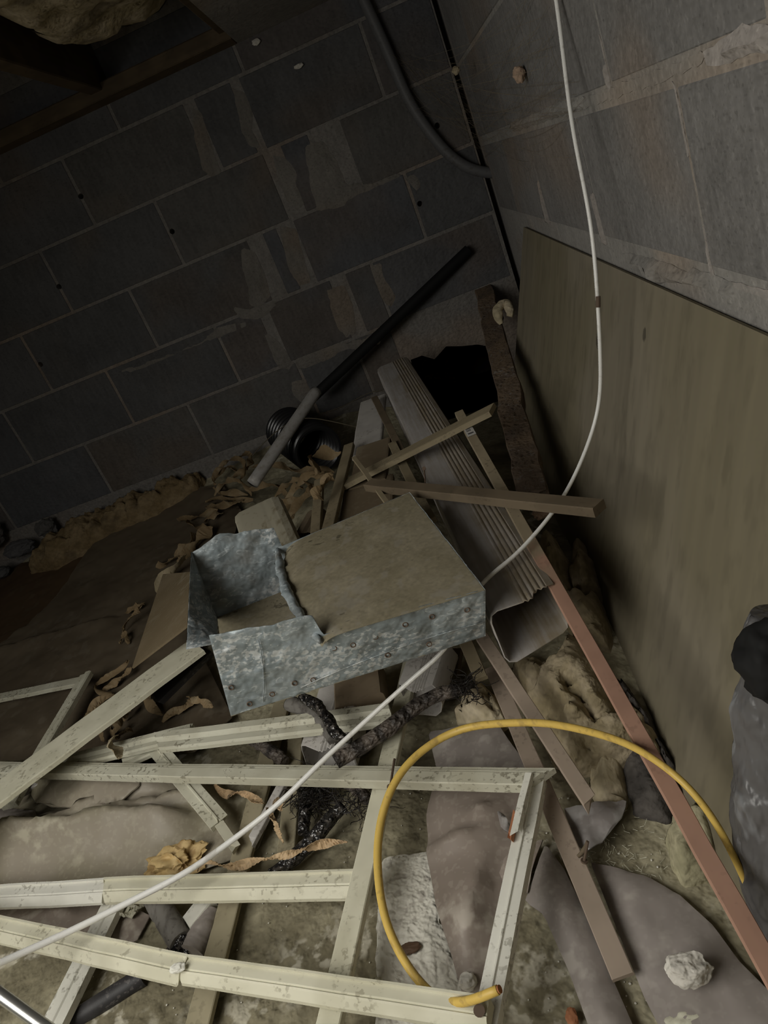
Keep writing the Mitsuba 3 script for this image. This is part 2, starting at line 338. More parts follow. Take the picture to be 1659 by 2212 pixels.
def hollow(outer, wall, p0, p1, up=(0, 0, 1), n=16, end=None, start=None, warp=None):
    """An open pipe: outline outer (k x 2: across, up) swept from p0 to p1 with an inner wall; end(u, v) shifts the near end along the axis."""
    o = np.asarray(outer, float); inn = np.array(sg.Polygon(o).buffer(-wall, join_style=2).exterior.coords)[:-1]
    # matching inner ring: move each vertex towards the centroid-normal by the wall
    d1 = np.roll(o, -1, 0) - np.roll(o, 1, 0); nr = np.stack([-d1[:, 1], d1[:, 0]], -1); nr /= np.linalg.norm(nr, axis=1, keepdims=True)
    if sg.Polygon(o).exterior.is_ccw is False: nr = -nr
    inn = o + nr * wall
    p0, p1 = np.asarray(p0, float), np.asarray(p1, float); L = np.linalg.norm(p1 - p0); t = (p1 - p0) / L
    s = unit(np.cross(t, up)); u = np.cross(s, t); k = len(o)
    def ring(q, a):
        e = np.array([(end(x, y) if (end and a == 1) else (start(x, y) if (start and a == 0) else 0.)) for x, y in q])
        if warp is not None: q = q + warp(q, a)
        return p0 + (a * L + e)[:, None] * t + q[:, :1] * s + q[:, 1:] * u
    A = np.linspace(0, 1, n)
    vo = np.vstack([ring(o, a) for a in A]); vi = np.vstack([ring(inn, a) for a in A])
    fo = grid_faces(n, k); fi = grid_faces(n, k)[:, ::-1] + len(vo); b = (n - 1) * k
    j = np.arange(k); j1 = (j + 1) % k; M = len(vo)
    caps = np.vstack([np.stack([j, M + j, j1], -1), np.stack([j1, M + j, M + j1], -1), np.stack([b + j, b + j1, M + b + j], -1), np.stack([b + j1, M + b + j1, M + b + j], -1)])
    return fix(np.vstack([vo, vi]), np.vstack([fo, fi, caps]))

def tri_fill(poly, s, seed=0):
    rng = np.random.default_rng(seed)
    L = poly.exterior.length; nb = max(8, int(L / s))
    b = np.array([poly.exterior.interpolate(i / nb, True).coords[0] for i in range(nb)])
    x0, y0, x1, y1 = poly.bounds
    gx, gy = np.meshgrid(np.arange(x0, x1, s), np.arange(y0, y1, s)); g = np.stack([gx.ravel(), gy.ravel()], -1) + rng.uniform(-.2, .2, (gx.size, 2)) * s
    inner = poly.buffer(-s * .55)
    g = g[shapely.contains_xy(inner, g[:, 0], g[:, 1])] if not inner.is_empty else g[:0]
    pts = np.vstack([b, g]); tr = Delaunay(pts).simplices
    c = pts[tr].mean(1); tr = tr[shapely.contains_xy(poly, c[:, 0], c[:, 1])]
    a, d = pts[tr[:, 1]] - pts[tr[:, 0]], pts[tr[:, 2]] - pts[tr[:, 0]]
    flip = a[:, 0] * d[:, 1] - a[:, 1] * d[:, 0] < 0; tr[flip] = tr[flip][:, ::-1]
    return pts, tr

XB, ZC = 1.595, 1.283
def slab(outline, top, bottom, s=.02, seed=0, frame=None, jag=0., jn=40., clip=False):
    """A closed body over an outline: heights top(x, y), bottom(x, y) along the third axis of frame (origin, ex, ey, en)."""
    o = np.asarray(outline, float)
    if jag:
        poly = sg.Polygon(o); n = max(20, int(poly.exterior.length / (s * .6)))
        q = np.array([poly.exterior.interpolate(i / n, True).coords[0] for i in range(n)])
        q = q + jag * 2 * (np.stack([meshkit.fbm(np.c_[q * jn, 0 * q[:, 0]], 3, seed), meshkit.fbm(np.c_[q * jn, 0 * q[:, 0] + 7], 3, seed + 1)], -1) - .5)
        o = q
    poly = sg.Polygon(o).buffer(0)
    if clip: poly = poly.intersection(sg.box(-2.59, -3.59, XB - .03, -.014))
    if poly.geom_type != 'Polygon': poly = max(poly.geoms, key=lambda g: g.area)
    pts, tr = tri_fill(poly, s, seed)
    d = np.array([poly.exterior.distance(sg.Point(*q)) for q in pts])
    zt = top(pts[:, 0], pts[:, 1], d); zb = np.minimum(bottom(pts[:, 0], pts[:, 1], d), zt - 1e-4)
    e = np.sort(np.vstack([tr[:, [0, 1]], tr[:, [1, 2]], tr[:, [2, 0]]]), 1)
    ed = np.vstack([tr[:, [0, 1]], tr[:, [1, 2]], tr[:, [2, 0]]])
    _, inv, cnt = np.unique(e, axis=0, return_inverse=True, return_counts=True)
    be = ed[cnt[inv.ravel()] == 1]; n = len(pts)
    f = np.vstack([tr, tr[:, ::-1] + n, np.c_[be[:, 1], be[:, 0], be[:, 0] + n], np.c_[be[:, 1], be[:, 0] + n, be[:, 1] + n]])
    v = np.vstack([np.c_[pts, zt], np.c_[pts, zb]])
    if frame is not None:
        O, ex, ey, en = (np.asarray(q, float) for q in frame); v = O + v[:, :1] * ex + v[:, 1:2] * ey + v[:, 2:] * en
    return fix(v, f)

def smst(a, b, x): t = np.clip((x - a) / (b - a), 0, 1); return t * t * (3 - 2 * t)
def sheet(outline, off=.006, th=.0018, folds=(), s=.009, wav=.006, wn=7., seed=0, curl=0., jag=0.):
    """A thin lying sheet that follows the soil, with folds ((x0,y0),(x1,y1), height, width)."""
    def H(x, y, d):
        q = np.stack([x * wn, y * wn, 0 * x + seed], -1)
        h = ground(x, y) + off + wav * meshkit.fbm(q, 3, seed) * smst(0, .03, d) + curl * np.exp(-d / .02)
        h = h + wav * .35 * (meshkit.fbm(q * 5.5, 3, seed + 7) - .4) + wav * .5 * np.abs(2 * meshkit.noise(q * 2.3 + .3 * meshkit.noise(q * 6, 3)[..., None], seed + 9) - 1)
        for (a, b, hh, ww) in folds:
            a, b = np.asarray(a, float), np.asarray(b, float); t = b - a; L = np.linalg.norm(t); t = t / L
            al = (x - a[0]) * t[0] + (y - a[1]) * t[1]; ac = -(x - a[0]) * t[1] + (y - a[1]) * t[0]
            ac = ac + .008 * (meshkit.noise(np.stack([al * 9, 0 * al, 0 * al + seed], -1), seed) - .5)
            prof = np.where(ac < 0, np.exp(-(ac / ww) ** 2), np.exp(-(ac / (ww * .22)) ** 2))
            h = h + hh * prof * smst(-.02, .06, al) * smst(-.02, .06, L - al)
        return h
    return slab(outline, H, lambda x, y, d: H(x, y, d) - th, s, seed, jag=jag, clip=True)

def mound(outline, h, off=0., s=.006, lump=26., amp=.5, seed=0, edge=.03, under=.03, base=None, jag=.006):
    def G(x, y): return ground(x, y) if base is None else base(x, y)
    def H(x, y, d):
        q = np.stack([x * lump, y * lump, 0 * x + seed], -1)
        w = q + .35 * np.stack([meshkit.fbm(q * 1.5 + 5, 2, seed), meshkit.fbm(q * 1.5 + 9, 2, seed + 1), 0 * x], -1)
        bil = np.abs(2 * meshkit.noise(w, seed) - 1) + .5 * np.abs(2 * meshkit.noise(w * 2.1, seed + 3) - 1)
        n1 = .95 * (1 - np.exp(-2.2 * bil)) + .55 * (meshkit.fbm(q * 2.5, 3, seed) - .5)
        return G(x, y) + off + h * np.sqrt(np.clip(d / edge, 0, 1)) * (1 - amp + amp * n1) + .001
    return slab(outline, H, lambda x, y, d: G(x, y) - under, s, seed, jag=jag, clip=True)

def ribbon(pts, w, twist=(0., 3.), n=40, th=.0006, cup=.25, seed=0, taper=.25, roll0=0.):
    """A strip of paper along a curve, turning about it."""
    rng = np.random.default_rng(seed)
    c = spline(pts, n); t = np.gradient(c, axis=0); t /= np.linalg.norm(t, axis=1, keepdims=True) + 1e-9
    A = np.linspace(0, 1, n); ang = roll0 + twist[0] + (twist[1] - twist[0]) * A + .5 * np.sin(A * 9 + rng.uniform(0, 6))
    wid = w * np.clip(np.minimum(A, 1 - A) / .12 * (1 - taper) + taper, 0, 1) * (1 + .25 * np.sin(A * 13 + rng.uniform(0, 6)))
    rows, m = [], 5
    for i in range(n):
        s = unit(np.cross(t[i], [0.01, .02, 1])); u = np.cross(s, t[i])
        b = math.cos(ang[i]) * s + math.sin(ang[i]) * u; nn = np.cross(b, t[i])
        x = np.linspace(-.5, .5, m)
        rows.append(c[i] + (x * wid[i])[:, None] * b + ((cup * (x * x * 4 - .5) * wid[i] * .5) + rng.normal(0, .0008, m))[:, None] * nn)
    top = np.array(rows); nrm = np.zeros_like(top)
    du = np.gradient(top, axis=0); dv = np.gradient(top, axis=1); nrm = np.cross(du, dv); nrm /= np.linalg.norm(nrm, axis=2, keepdims=True) + 1e-12
    v = np.vstack([(top + nrm * th / 2).reshape(-1, 3), (top - nrm * th / 2).reshape(-1, 3)])
    f1 = grid_faces(n, m, False); K = n * m; f = [f1, f1[:, ::-1] + K]
    def seam(idx): idx = np.asarray(idx); a, b = idx[:-1], idx[1:]; f.append(np.c_[b, a, a + K]); f.append(np.c_[b, a + K, b + K])
    ring = list(range(m)) + [i * m + m - 1 for i in range(1, n)] + [(n - 1) * m + j for j in range(m - 2, -1, -1)] + [i * m for i in range(n - 2, -1, -1)]
    seam(ring)
    return fix(v, np.vstack(f))

def rock(c, r, seed=0, amp=.35, sub=3, fr=2.2, facets=False):
    m = trimesh.creation.icosphere(subdivisions=sub); v = np.array(m.vertices)
    k = 1 + amp * 2 * (meshkit.fbm(v * fr + seed * 3.1, 3, seed) - .5)
    if facets:
        rng = np.random.default_rng(seed)
        for _ in range(9):
            d = unit(rng.normal(size=3)); h = rng.uniform(.62, .85); pr = v @ d; v = v - np.outer(np.maximum(pr - h, 0), d)
    return (np.asarray(c, float) + v * k[:, None] * np.asarray(r, float), np.array(m.faces))

def box(lo, hi, bev=.0):
    lo, hi = np.minimum(lo, hi).astype(float), np.maximum(lo, hi).astype(float)
    if not bev:
        m = trimesh.creation.box(hi - lo); m.apply_translation((lo + hi) / 2); return m
    pts = []
    for sx in (0, 1):
        for sy in (0, 1):
            for sz in (0, 1):
                c = np.array([(hi if k else lo)[i] for i, k in enumerate((sx, sy, sz))]); d = np.array([1 - 2 * sx, 1 - 2 * sy, 1 - 2 * sz]) * bev
                for i in range(3):
                    q = c + d; q[i] = c[i]; pts.append(q)
    return manifold3d.Manifold.hull_points(np.array(pts))

# ------------------------------------------------------------------ the setting
gx, gy = np.meshgrid(np.linspace(-2.6, 1.75, 250), np.linspace(-3.6, .1, 230), indexing='ij')
gz = ground(gx, gy)
gv = np.stack([gx, gy, gz], -1).reshape(-1, 3)
gf = grid_faces(250, 230, False)
add('floor', (gv, gf if np.cross(gv[gf[0, 1]] - gv[gf[0, 0]], gv[gf[0, 2]] - gv[gf[0, 0]])[2] > 0 else gf[:, ::-1]), 'm_ground', smooth=True); struct('floor', 'bare brown soil floor with pale plaster dust')

# rear and left walls and the deck above, outside the frame
add('wall_left', box((-2.7, -3.6, -.1), (-2.6, .1, 1.6)), 'm_mortar', smooth=False); struct('wall_left')
add('wall_rear', box((-2.6, -3.7, -.1), (1.75, -3.6, 1.6)), 'm_mortar', smooth=False); struct('wall_rear')
add('ceiling', box((-2.7, -3.7, 1.52), (1.9, .3, 1.56)), 'm_joist', smooth=False); struct('ceiling')

# wall_back: mortar body with weep holes and a broken hole, blocks proud of it
holes = [(0.4075, 1.097), (0.8228, 1.0887), (0.6205, 0.9067), (1.0191, 0.9037), (0.2032, 0.8902), (1.368, 0.7037), (1.163, 0.5383), (1.4889, 0.885), (0.0109, 0.6945)]
cyl = [manifold3d.Manifold.cylinder(.06, .0085, .0085, 10).rotate((90, 0, 0)).translate((x, .05, z)) for x, z in holes]
hole_poly = sg.Polygon([(1.155, .14), (1.175, .262), (1.215, .262), (1.25, .235), (1.30, .262), (1.345, .245), (1.40, .23), (1.45, .20), (1.47, .10), (1.46, -.2), (1.13, -.2)])
hm = trimesh.creation.extrude_polygon(hole_poly, .4, engine='earcut'); hm.apply_transform(trimesh.transformations.rotation_matrix(math.pi / 2, [1, 0, 0])); hm.apply_translation([0, .3, 0])
hole_m = manifold3d.Manifold(manifold3d.Mesh(np.asarray(hm.vertices, np.float32), np.asarray(hm.faces, np.uint32)))
base = manifold3d.Manifold.cube((4.4, .12, 1.64)).translate((-2.7, 0, -.12))
for c in cyl: base = base - c
base = base - hole_m - manifold3d.Manifold.cube((.02, .1, 1.8)).translate((1.576, -.01, -.2))
add('wall_back', base, 'm_mortar', smooth=False); struct('wall_back', 'grey concrete block wall toned darker for light falloff, with pale mortar joints and drilled weep holes')
add('wall_back__earth', box((.9, 1.2, -.2), (1.8, 1.25, .6)), 'm_ground', smooth=False)
rows = [(1.2102, 1.42, [-1.83, -1.423, -1.016, -.61, -.203, .203, .61, 1.016, 1.423, 1.6]),
        (1.007, 1.2092, [-2.03, -1.626, -1.22, -.813, -.4064, 0, .4064, (.813, .85), (.965, .995), 1.37, 1.576]),
        (.8038, 1.006, [-1.83, -1.423, -1.016, -.61, -.203, .203, .61, (.975, 1.035), (1.12, 1.225), 1.573]),
        (.6006, .803, [-2.03, -1.626, -1.22, -.813, -.4064, 0, .4064, (.825, .88), (.925, .985), 1.352, 1.576]),
        (.3974, .599, [-1.83, -1.423, -1.016, -.61, -.203, .203, .61, (.765, .80), (1.02, 1.075), 1.163, 1.57, 1.576]),
        (.194, .396, [-2.03, -1.626, -1.22, -.813, -.4064, 0, .4064, .815, 1.02, 1.15])]
rng = np.random.default_rng(4)
J = .0048
def wall_blocks(rows, make, root, mats, holes_m=()):
    k = 0
    for z0, z1, js in rows:
        for a, b in zip(js[:-1], js[1:]):
            a = a[1] if isinstance(a, tuple) else a + J
            b = b[0] if isinstance(b, tuple) else b - J
            if b - a < .02: continue
            d = .0012 + rng.uniform(0, .0016)
            m = make(a, b, z0 + J * .9, z1 - J * .9, d)
            for c in holes_m: m = m - c
            if m.is_empty(): continue
            add(f'{root}__block' + (f'_{k:03d}' if k else ''), m, mats[rng.integers(len(mats))], smooth=False); k += 1
wall_blocks(rows, lambda a, b, z0, z1, d: box((a, -d, z0), (b, .03, z1), .0016), 'wall_back', [f'm_block{i}' for i in range(4)], cyl)

# smeared mortar on the wall
def smear(key, outline, h, seed, mat='m_patch', frame=((0, 0, 0), (1, 0, 0), (0, 0, 1), (0, -1, 0)), s=.012, edge=.02):
    def H(x, y, d):
        n = meshkit.fbm(np.stack([x * 30, y * 30, 0 * x + seed], -1), 3, seed)
        return .0010 + h * np.sqrt(np.clip(d / edge, 0, 1)) * (.5 + n)
    add(key, slab(outline, H, lambda x, y, d: 0 * x - .004, s, seed, frame, jag=.004, jn=60), mat)
SM = [[(0.8338, 1.1845), (0.8627, 1.1669), (0.8449, 1.096), (0.8382, 1.0023), (0.8098, 0.9955), (0.786, 1.0225), (0.8039, 1.1118)],
      [(0.9621, 1.1917), (0.9946, 1.1666), (0.9968, 1.1151), (0.9723, 1.073), (0.9767, 1.0213), (0.9462, 1.0278), (0.9402, 1.0788), (0.9487, 1.1337)],
      [(1.0039, 0.9882), (1.044, 0.9593), (1.0546, 0.9146), (1.0351, 0.8879), (1.0405, 0.8301), (1.0059, 0.8223), (0.9902, 0.8636), (0.9878, 0.913)],
      [(1.1005, 0.9841), (1.1607, 0.9674), (1.1752, 0.9019), (1.1769, 0.8331), (1.249, 0.8163), (1.3431, 0.8073), (1.3412, 0.7903), (1.2602, 0.7871), (1.169, 0.7876), (1.1482, 0.7745), (1.0688, 0.7881), (1.0668, 0.8479), (1.082, 0.9108)],
      [(0.8021, 0.7929), (0.8366, 0.7574), (0.8345, 0.6909), (0.8251, 0.6178), (0.7728, 0.5942), (0.7497, 0.6157), (0.7678, 0.6708), (0.7776, 0.7354)],
      [(0.9399, 0.7978), (0.9842, 0.7735), (0.9741, 0.6969), (0.9636, 0.6106), (0.9216, 0.6145), (0.909, 0.6697), (0.9269, 0.7447)],
      [(0.6936, 0.6373), (0.7447, 0.605), (0.8399, 0.5965), (0.8439, 0.5762), (0.7589, 0.5647), (0.7023, 0.5865)],
      [(0.9939, 0.5759), (1.0619, 0.565), (1.0609, 0.4956), (1.0387, 0.4086), (1.0016, 0.3986), (0.9818, 0.4386), (0.9851, 0.5091)],
      [(0.7571, 0.5253), (0.7872, 0.4812), (0.8098, 0.3815), (0.7784, 0.3683), (0.7489, 0.405), (0.7493, 0.4795)],
      [(1.152, 0.5909), (1.1982, 0.5881), (1.1873, 0.5395), (1.2057, 0.471), (1.173, 0.4398), (1.1527, 0.4914), (1.1502, 0.5462)],
      [(0.8225, 0.41), (0.9528, 0.401), (1.0627, 0.3864), (1.1094, 0.4136), (1.0674, 0.3568), (0.9625, 0.3643), (0.8325, 0.3559), (0.8066, 0.3743)],
      [(1.3461, 0.7952), (1.3823, 0.7921), (1.3944, 0.756), (1.3742, 0.7292), (1.3612, 0.7551)],
      [(0.2358, 0.5859), (0.5262, 0.5737), (0.6216, 0.5936), (0.7589, 0.5647), (0.7313, 0.5594), (0.5514, 0.5558), (0.3599, 0.5549), (0.2414, 0.5583)],
      [(0.7613, 0.3494), (0.823, 0.3342), (0.8152, 0.2771), (0.7733, 0.2408), (0.7558, 0.2913)]]
for i, o in enumerate(SM): smear('wall_back__mortar_smear' + (f'_{i:03d}' if i else ''), o, .0032, i)

# wall_right
baseR = box((XB, -3.7, .0), (XB + .12, .12, 1.64))
add('wall_right', baseR, 'm_mortarr', smooth=False); struct('wall_right', 'grey concrete block wall beside the camera, with thick pale mortar joints')
ya = [-3.246, -2.84, -2.434, -2.02, -1.612, -1.187, -.76, -.35, -.008]; yb = [-3.45, -3.04, -2.633, -2.226, -1.812, -1.404, -.974, -.55, -.15, -.008]
rowsR = [(1.2102, 1.42, ya), (1.014, 1.2092, yb), (.8038, .996, ya), (.6006, .793, [-3.246, -2.84, -2.434, -2.02, -1.612, -1.187, -.76, -.35, -.008])]
rowsR[2] = (.8038 + .004, .993 + .013, yb); rowsR[1] = (1.007, 1.2092, ya); rowsR[3] = (.603, .790, ya)
wall_blocks(rowsR, lambda a, b, z0, z1, d: box((XB - d, a, z0), (XB + .03, b, z1), .0016), 'wall_right', ['m_blockr', 'm_blockr2'])
FR = ((XB, 0, 0), (0, 1, 0), (0, 0, 1), (-1, 0, 0))
smear('wall_right__mortar_smear', [(-0.6223, 0.8164), (-0.9194, 0.8152), (-1.1801, 0.8154), (-1.3076, 0.8068), (-1.4551, 0.8067), (-1.5072, 0.8073), (-1.5676, 0.8071), (-1.6197, 0.8057), (-1.6887, 0.8081), (-1.6965, 0.8033), (-1.6732, 0.7981), (-1.6387, 0.7965), (-1.5877, 0.7952), (-1.5143, 0.7947), (-1.4264, 0.7942), (-1.3194, 0.7941), (-1.1874, 0.7952), (-0.9754, 0.7941), (-0.6141, 0.7946)], .008, 21, 'm_mortarr', FR, edge=.012)
smear('wall_right__mortar_smear_001', [(-1.6883, 0.8074), (-1.7286, 0.8105), (-1.7649, 0.8147), (-1.7805, 0.8137), (-1.8275, 0.8042), (-1.8232, 0.7899), (-1.7885, 0.7933), (-1.7386, 0.7916), (-1.6929, 0.7957)], .009, 22, 'm_pinkmortar', FR, edge=.012)
smear('wall_right__mortar_smear_002', [(-1.2715, 0.5883), (-1.3935, 0.5938), (-1.4667, 0.5954), (-1.5273, 0.5908), (-1.5595, 0.5975), (-1.6177, 0.5967), (-1.6799, 0.5966), (-1.7718, 0.5933), (-1.7664, 0.5751), (-1.7146, 0.5817), (-1.6628, 0.5805), (-1.5489, 0.5768), (-1.4496, 0.5672), (-1.4187, 0.5605), (-1.3574, 0.5701), (-1.2722, 0.5741)], .014, 23, 'm_mortarr', FR, edge=.014)
smear('wall_right__mortar_smear_003', [(-1.6351, 0.5955), (-1.6695, 0.5971), (-1.7209, 0.5996), (-1.7651, 0.5987), (-1.7624, 0.5896), (-1.7172, 0.589), (-1.6666, 0.5899)], .018, 25, 'm_pinkmortar', FR, edge=.01)
for i, o in enumerate([[(-1.391, 0.8698), (-1.4031, 0.8668), (-1.4036, 0.8424), (-1.3986, 0.8037), (-1.3832, 0.8052), (-1.3944, 0.8436)], [(-1.6018, 0.7923), (-1.6104, 0.7851), (-1.6122, 0.7592), (-1.6116, 0.7183), (-1.6041, 0.7184), (-1.605, 0.7575)], [(-0.7503, 0.6952), (-0.7741, 0.6906), (-0.7557, 0.6426), (-0.7598, 0.5988), (-0.7212, 0.5994), (-0.7238, 0.6415)], [(-1.1734, 0.6754), (-1.1887, 0.6736), (-1.1889, 0.6324), (-1.1963, 0.5923), (-1.1741, 0.5918), (-1.1674, 0.6275)], [(-1.6125, 0.6511), (-1.6202, 0.6467), (-1.6158, 0.6193), (-1.6208, 0.5956), (-1.6083, 0.595), (-1.6067, 0.6184)]]):
    smear(f'wall_right__mortar_smear_{i + 4:03d}', o, .004, 30 + i, 'm_pinkmortar', FR, s=.008, edge=.004)

# overhead: joists with insulation in the bay, a flat grey panel on the right
add('trim_1', box((1.03, -3.6, ZC), (XB + .1, .12, ZC + .03)), 'm_mortar', smooth=False); struct('trim_1', 'flat grey panel under the joists beside the right wall')
def joist(key, x0, x1): add(key, box((x0, -3.6, ZC + .02), (x1, .1, 1.52), .003), 'm_joist', smooth=False); struct(key, 'dark wooden ceiling joist')
joist('trim_2', 1.0, 1.04); joist('trim_3', .60, .64); joist('trim_4', .20, .24); joist('trim_5', -.20, -.16); joist('trim_6', -.6, -.56)
add('trim_7', box((-2.6, -.09, ZC), (1.03, .02, ZC + .04), .003), 'm_joist', smooth=False); struct('trim_7', 'dark wooden sill plate on top of the block wall')
def batt(key, outline, z, seed, label):
    def H(x, y, d): return .02 + .09 * np.sqrt(np.clip(d / .06, 0, 1)) * (.4 + meshkit.fbm(np.stack([x * 9, y * 9, 0 * x + seed], -1), 4, seed))
    add(key, slab(outline, H, lambda x, y, d: 0 * x - .08, .03, seed, ((0, 0, z), (1, 0, 0), (0, -1, 0), (0, 0, -1)), jag=.02, jn=12), 'm_insul', smooth=True); tag(key, label, 'insulation')
batt('insulation_batt', [(.66, .30), (.98, .25), (.985, 1.0), (.9, 1.6), (.66, 1.7)], 1.44, 1, 'brown fibre insulation batt sagging between the dark ceiling joists')
batt('insulation_batt_001', [(.26, .5), (.58, .42), (.59, 1.5), (.27, 1.6)], 1.45, 2, 'darker insulation batt in the ceiling bay at the upper left edge')

# ------------------------------------------------------------------ added unseen light panel with a made-up housing, behind the camera
lp, la = np.array(ADDED_LIGHT_POS), np.array(ADDED_LIGHT_AIM); lt = T().look_at(origin=ADDED_LIGHT_POS, target=ADDED_LIGHT_AIM, up=[0, 0, 1])
scene['added_light__lens'] = {'type': 'rectangle', 'to_world': lt @ T().scale([ADDED_LIGHT_W / 2, ADDED_LIGHT_H / 2, 1]), 'emitter': {'type': 'area', 'radiance': rgb([ADDED_LIGHT_POWER * k for k in ADDED_LIGHT_RGB])}}
hb = box((-ADDED_LIGHT_W / 2 - .015, -ADDED_LIGHT_H / 2 - .015, -.05), (ADDED_LIGHT_W / 2 + .015, ADDED_LIGHT_H / 2 + .015, -.004), .006)
scene['added_light__housing'] = mikit.ply(hb, 'm_steel', to_world=lt)
hv = np.array(lp) - .03 * unit(la - lp)
add('added_light__bracket', tube([hv, hv + [0, -.01, .1], (hv[0], hv[1] - .03, 1.52)], .008, n=12, sides=8)[:2], 'm_steel')
tag('added_light', 'added flat light panel behind the camera, unseen, placed to shape the falloff', 'lamp')

# ------------------------------------------------------------------ leaning board on the right
o0, o1, e0, e1 = np.array([1.586, -.42, .575]), np.array([1.586, -2.7, .545]), np.array([1.372, -.42, .0]), np.array([1.40, -2.7, -.02])
bn = unit(np.cross(o1 - o0, e0 - o0)); bn = bn if bn[0] < 0 else -bn
q = [o0, o1, e1, e0]; vv = np.array(q + [p - bn * .006 for p in q])
add('board', fix(vv, np.array([[0, 1, 2], [0, 2, 3], [4, 6, 5], [4, 7, 6], [0, 4, 5], [0, 5, 1], [1, 5, 6], [1, 6, 2], [2, 6, 7], [2, 7, 3], [3, 7, 4], [3, 4, 0]])), 'm_board', smooth=False)
tag('board', 'large olive grey flat board leaning on the right block wall', 'board')

# ------------------------------------------------------------------ the galvanised duct
C = {k: np.array(v) for k, v in {'ftl': (0.8997, -1.6642, 0.3937), 'ftr': (1.2471, -1.6397, 0.3269), 'btr': (1.1666, -1.3312, 0.3595), 'btl': (0.823, -1.4219, 0.4241), 'fbl': (0.8731, -1.6682, 0.2789), 'fbr': (1.2231, -1.6141, 0.2419), 'bbr': (1.1412, -1.3234, 0.2719), 'bbl': (0.8188, -1.4483, 0.3128)}.items()}
dn = lambda a, b, c: unit(np.cross(C[b] - C[a], C[c] - C[a]))
def panel(key, corners, mat, inward, n=(24, 10), bulge=.0, dent=.0025, th=.0012, seed=0, cut=None):
    a, b, c, d = (np.asarray(x, float) for x in corners)   # a-b along, d-c opposite
    u, v = np.meshgrid(np.linspace(0, 1, n[0]), np.linspace(0, 1, n[1]), indexing='ij')
    p = (a * ((1 - u) * (1 - v))[..., None] + b * (u * (1 - v))[..., None] + c * (u * v)[..., None] + d * ((1 - u) * v)[..., None])
    if cut is not None: p = cut(p, u, v)
    nr = unit(np.cross(b - a, d - a)); nr = nr if nr @ np.asarray(inward) < 0 else -nr
    k = (meshkit.fbm(p * 34, 3, seed) - .5) * 2 * dent + (meshkit.fbm(p * 110, 2, seed + 1) - .5) * dent * .8
    edge = np.minimum(np.minimum(u, 1 - u), np.minimum(v, 1 - v)); k = k * smst(0, .08, edge) + bulge * np.sin(np.pi * u) * np.sin(np.pi * v)
    P = p + nr * k[..., None]; Q = P - nr * th
    K = n[0] * n[1]; f1 = grid_faces(n[0], n[1], False); f = [f1, f1[:, ::-1] + K]
    m = n[1]; N = n[0]; ring = np.array(list(range(m)) + [i * m + m - 1 for i in range(1, N)] + [(N - 1) * m + j for j in range(m - 2, -1, -1)] + [i * m for i in range(N - 2, -1, -1)])
    A, B = ring[:-1], ring[1:]; f += [np.c_[B, A, A + K], np.c_[B, A + K, B + K]]
    add(key, fix(np.vstack([P.reshape(-1, 3), Q.reshape(-1, 3)]), np.vstack(f)), mat, smooth=True)
ctr = sum(C.values()) / 8
def inw(*k): return ctr - sum(C[i] for i in k) / len(k)
def front_edge(p, u, v):
    h = np.interp(u, [0, .2, .355, .375, .40, .66, 1], [.010, .007, .011, .010, -.021, -.011, 0])
    h = h + .004 * (meshkit.fbm(np.stack([u * 22, 0 * u, 0 * u], -1), 3, 4) - .5)
    return p + (unit(C['ftl'] - C['fbl']) * (h * (1 - v) ** 1.5)[..., None])
panel('galvanized_duct__front_panel', (C['ftl'], C['ftr'], C['fbr'], C['fbl']), 'm_galv', inw('ftl', 'ftr', 'fbr', 'fbl'), (110, 26), dent=.003, seed=3, cut=front_edge)
labels['galvanized_duct__front_panel'] = {'label': 'bluish spangled galvanised front side of the duct'}
panel('galvanized_duct__right_panel', (C['ftr'], C['btr'], C['bbr'], C['fbr']), 'm_galvdirty', inw('ftr', 'btr', 'bbr', 'fbr'), (20, 8), seed=4)
tl_f, tl_b = np.array((1.0319, -1.6656, 0.3485)), np.array((0.9458, -1.401, 0.3732))
panel('galvanized_duct__back_panel', (tl_b, C['btr'], C['bbr'], (0.9479, -1.4025, 0.2918)), 'm_galvdirty', inw('btl', 'btr', 'bbr', 'bbl'), (30, 10), seed=5)
def ragged(p, u, v):
    h = np.interp(u, [0, .1, .4, .6, 1], [0, .004, .016, .010, .002]) + .006 * (meshkit.fbm(np.stack([u * 9, 0 * u, 0 * u], -1), 3, 4) - .5)
    return p + np.array([0, 0, 1.]) * (h * (1 - v) ** 2)[..., None]
panel('galvanized_duct__inner_wall', (C['btl'], (0.9465, -1.3794, 0.3977), (0.9483, -1.3975, 0.2904), C['bbl']), 'm_galvdirty', (0, 1, 0), (34, 20), dent=.004, seed=11, cut=ragged)
labels['galvanized_duct__inner_wall'] = {'label': 'spangled inner back wall seen through the torn opening'}
panel('galvanized_duct__bottom_panel', (C['fbl'], C['fbr'], C['bbr'], C['bbl']), 'm_dusty', inw('fbl', 'fbr', 'bbr', 'bbl'), (40, 14), seed=6)
def torn(p, u, v):
    j = (meshkit.fbm(np.stack([v * 11, 0 * v, 0 * v], -1), 4, 2) - .5) * .024 - .014 * np.sin(np.pi * v)
    q = p + (unit(C['ftr'] - C['ftl']) * (j * (1 - u) ** 3)[..., None])
    return q + np.array([0, 0, 1.]) * (-.012 * np.exp(-u / .05) * (.6 + .8 * meshkit.fbm(np.stack([v * 8, 0 * v, 0 * v + 3], -1), 2, 5)))[..., None]
panel('galvanized_duct__top_panel', (tl_f, C['ftr'], C['btr'], tl_b), 'm_dusty', (0, 0, -1), (60, 40), dent=.0015, bulge=.003, seed=7, cut=torn)
labels['galvanized_duct__top_panel'] = {'label': 'dust-covered brown top of the duct'}
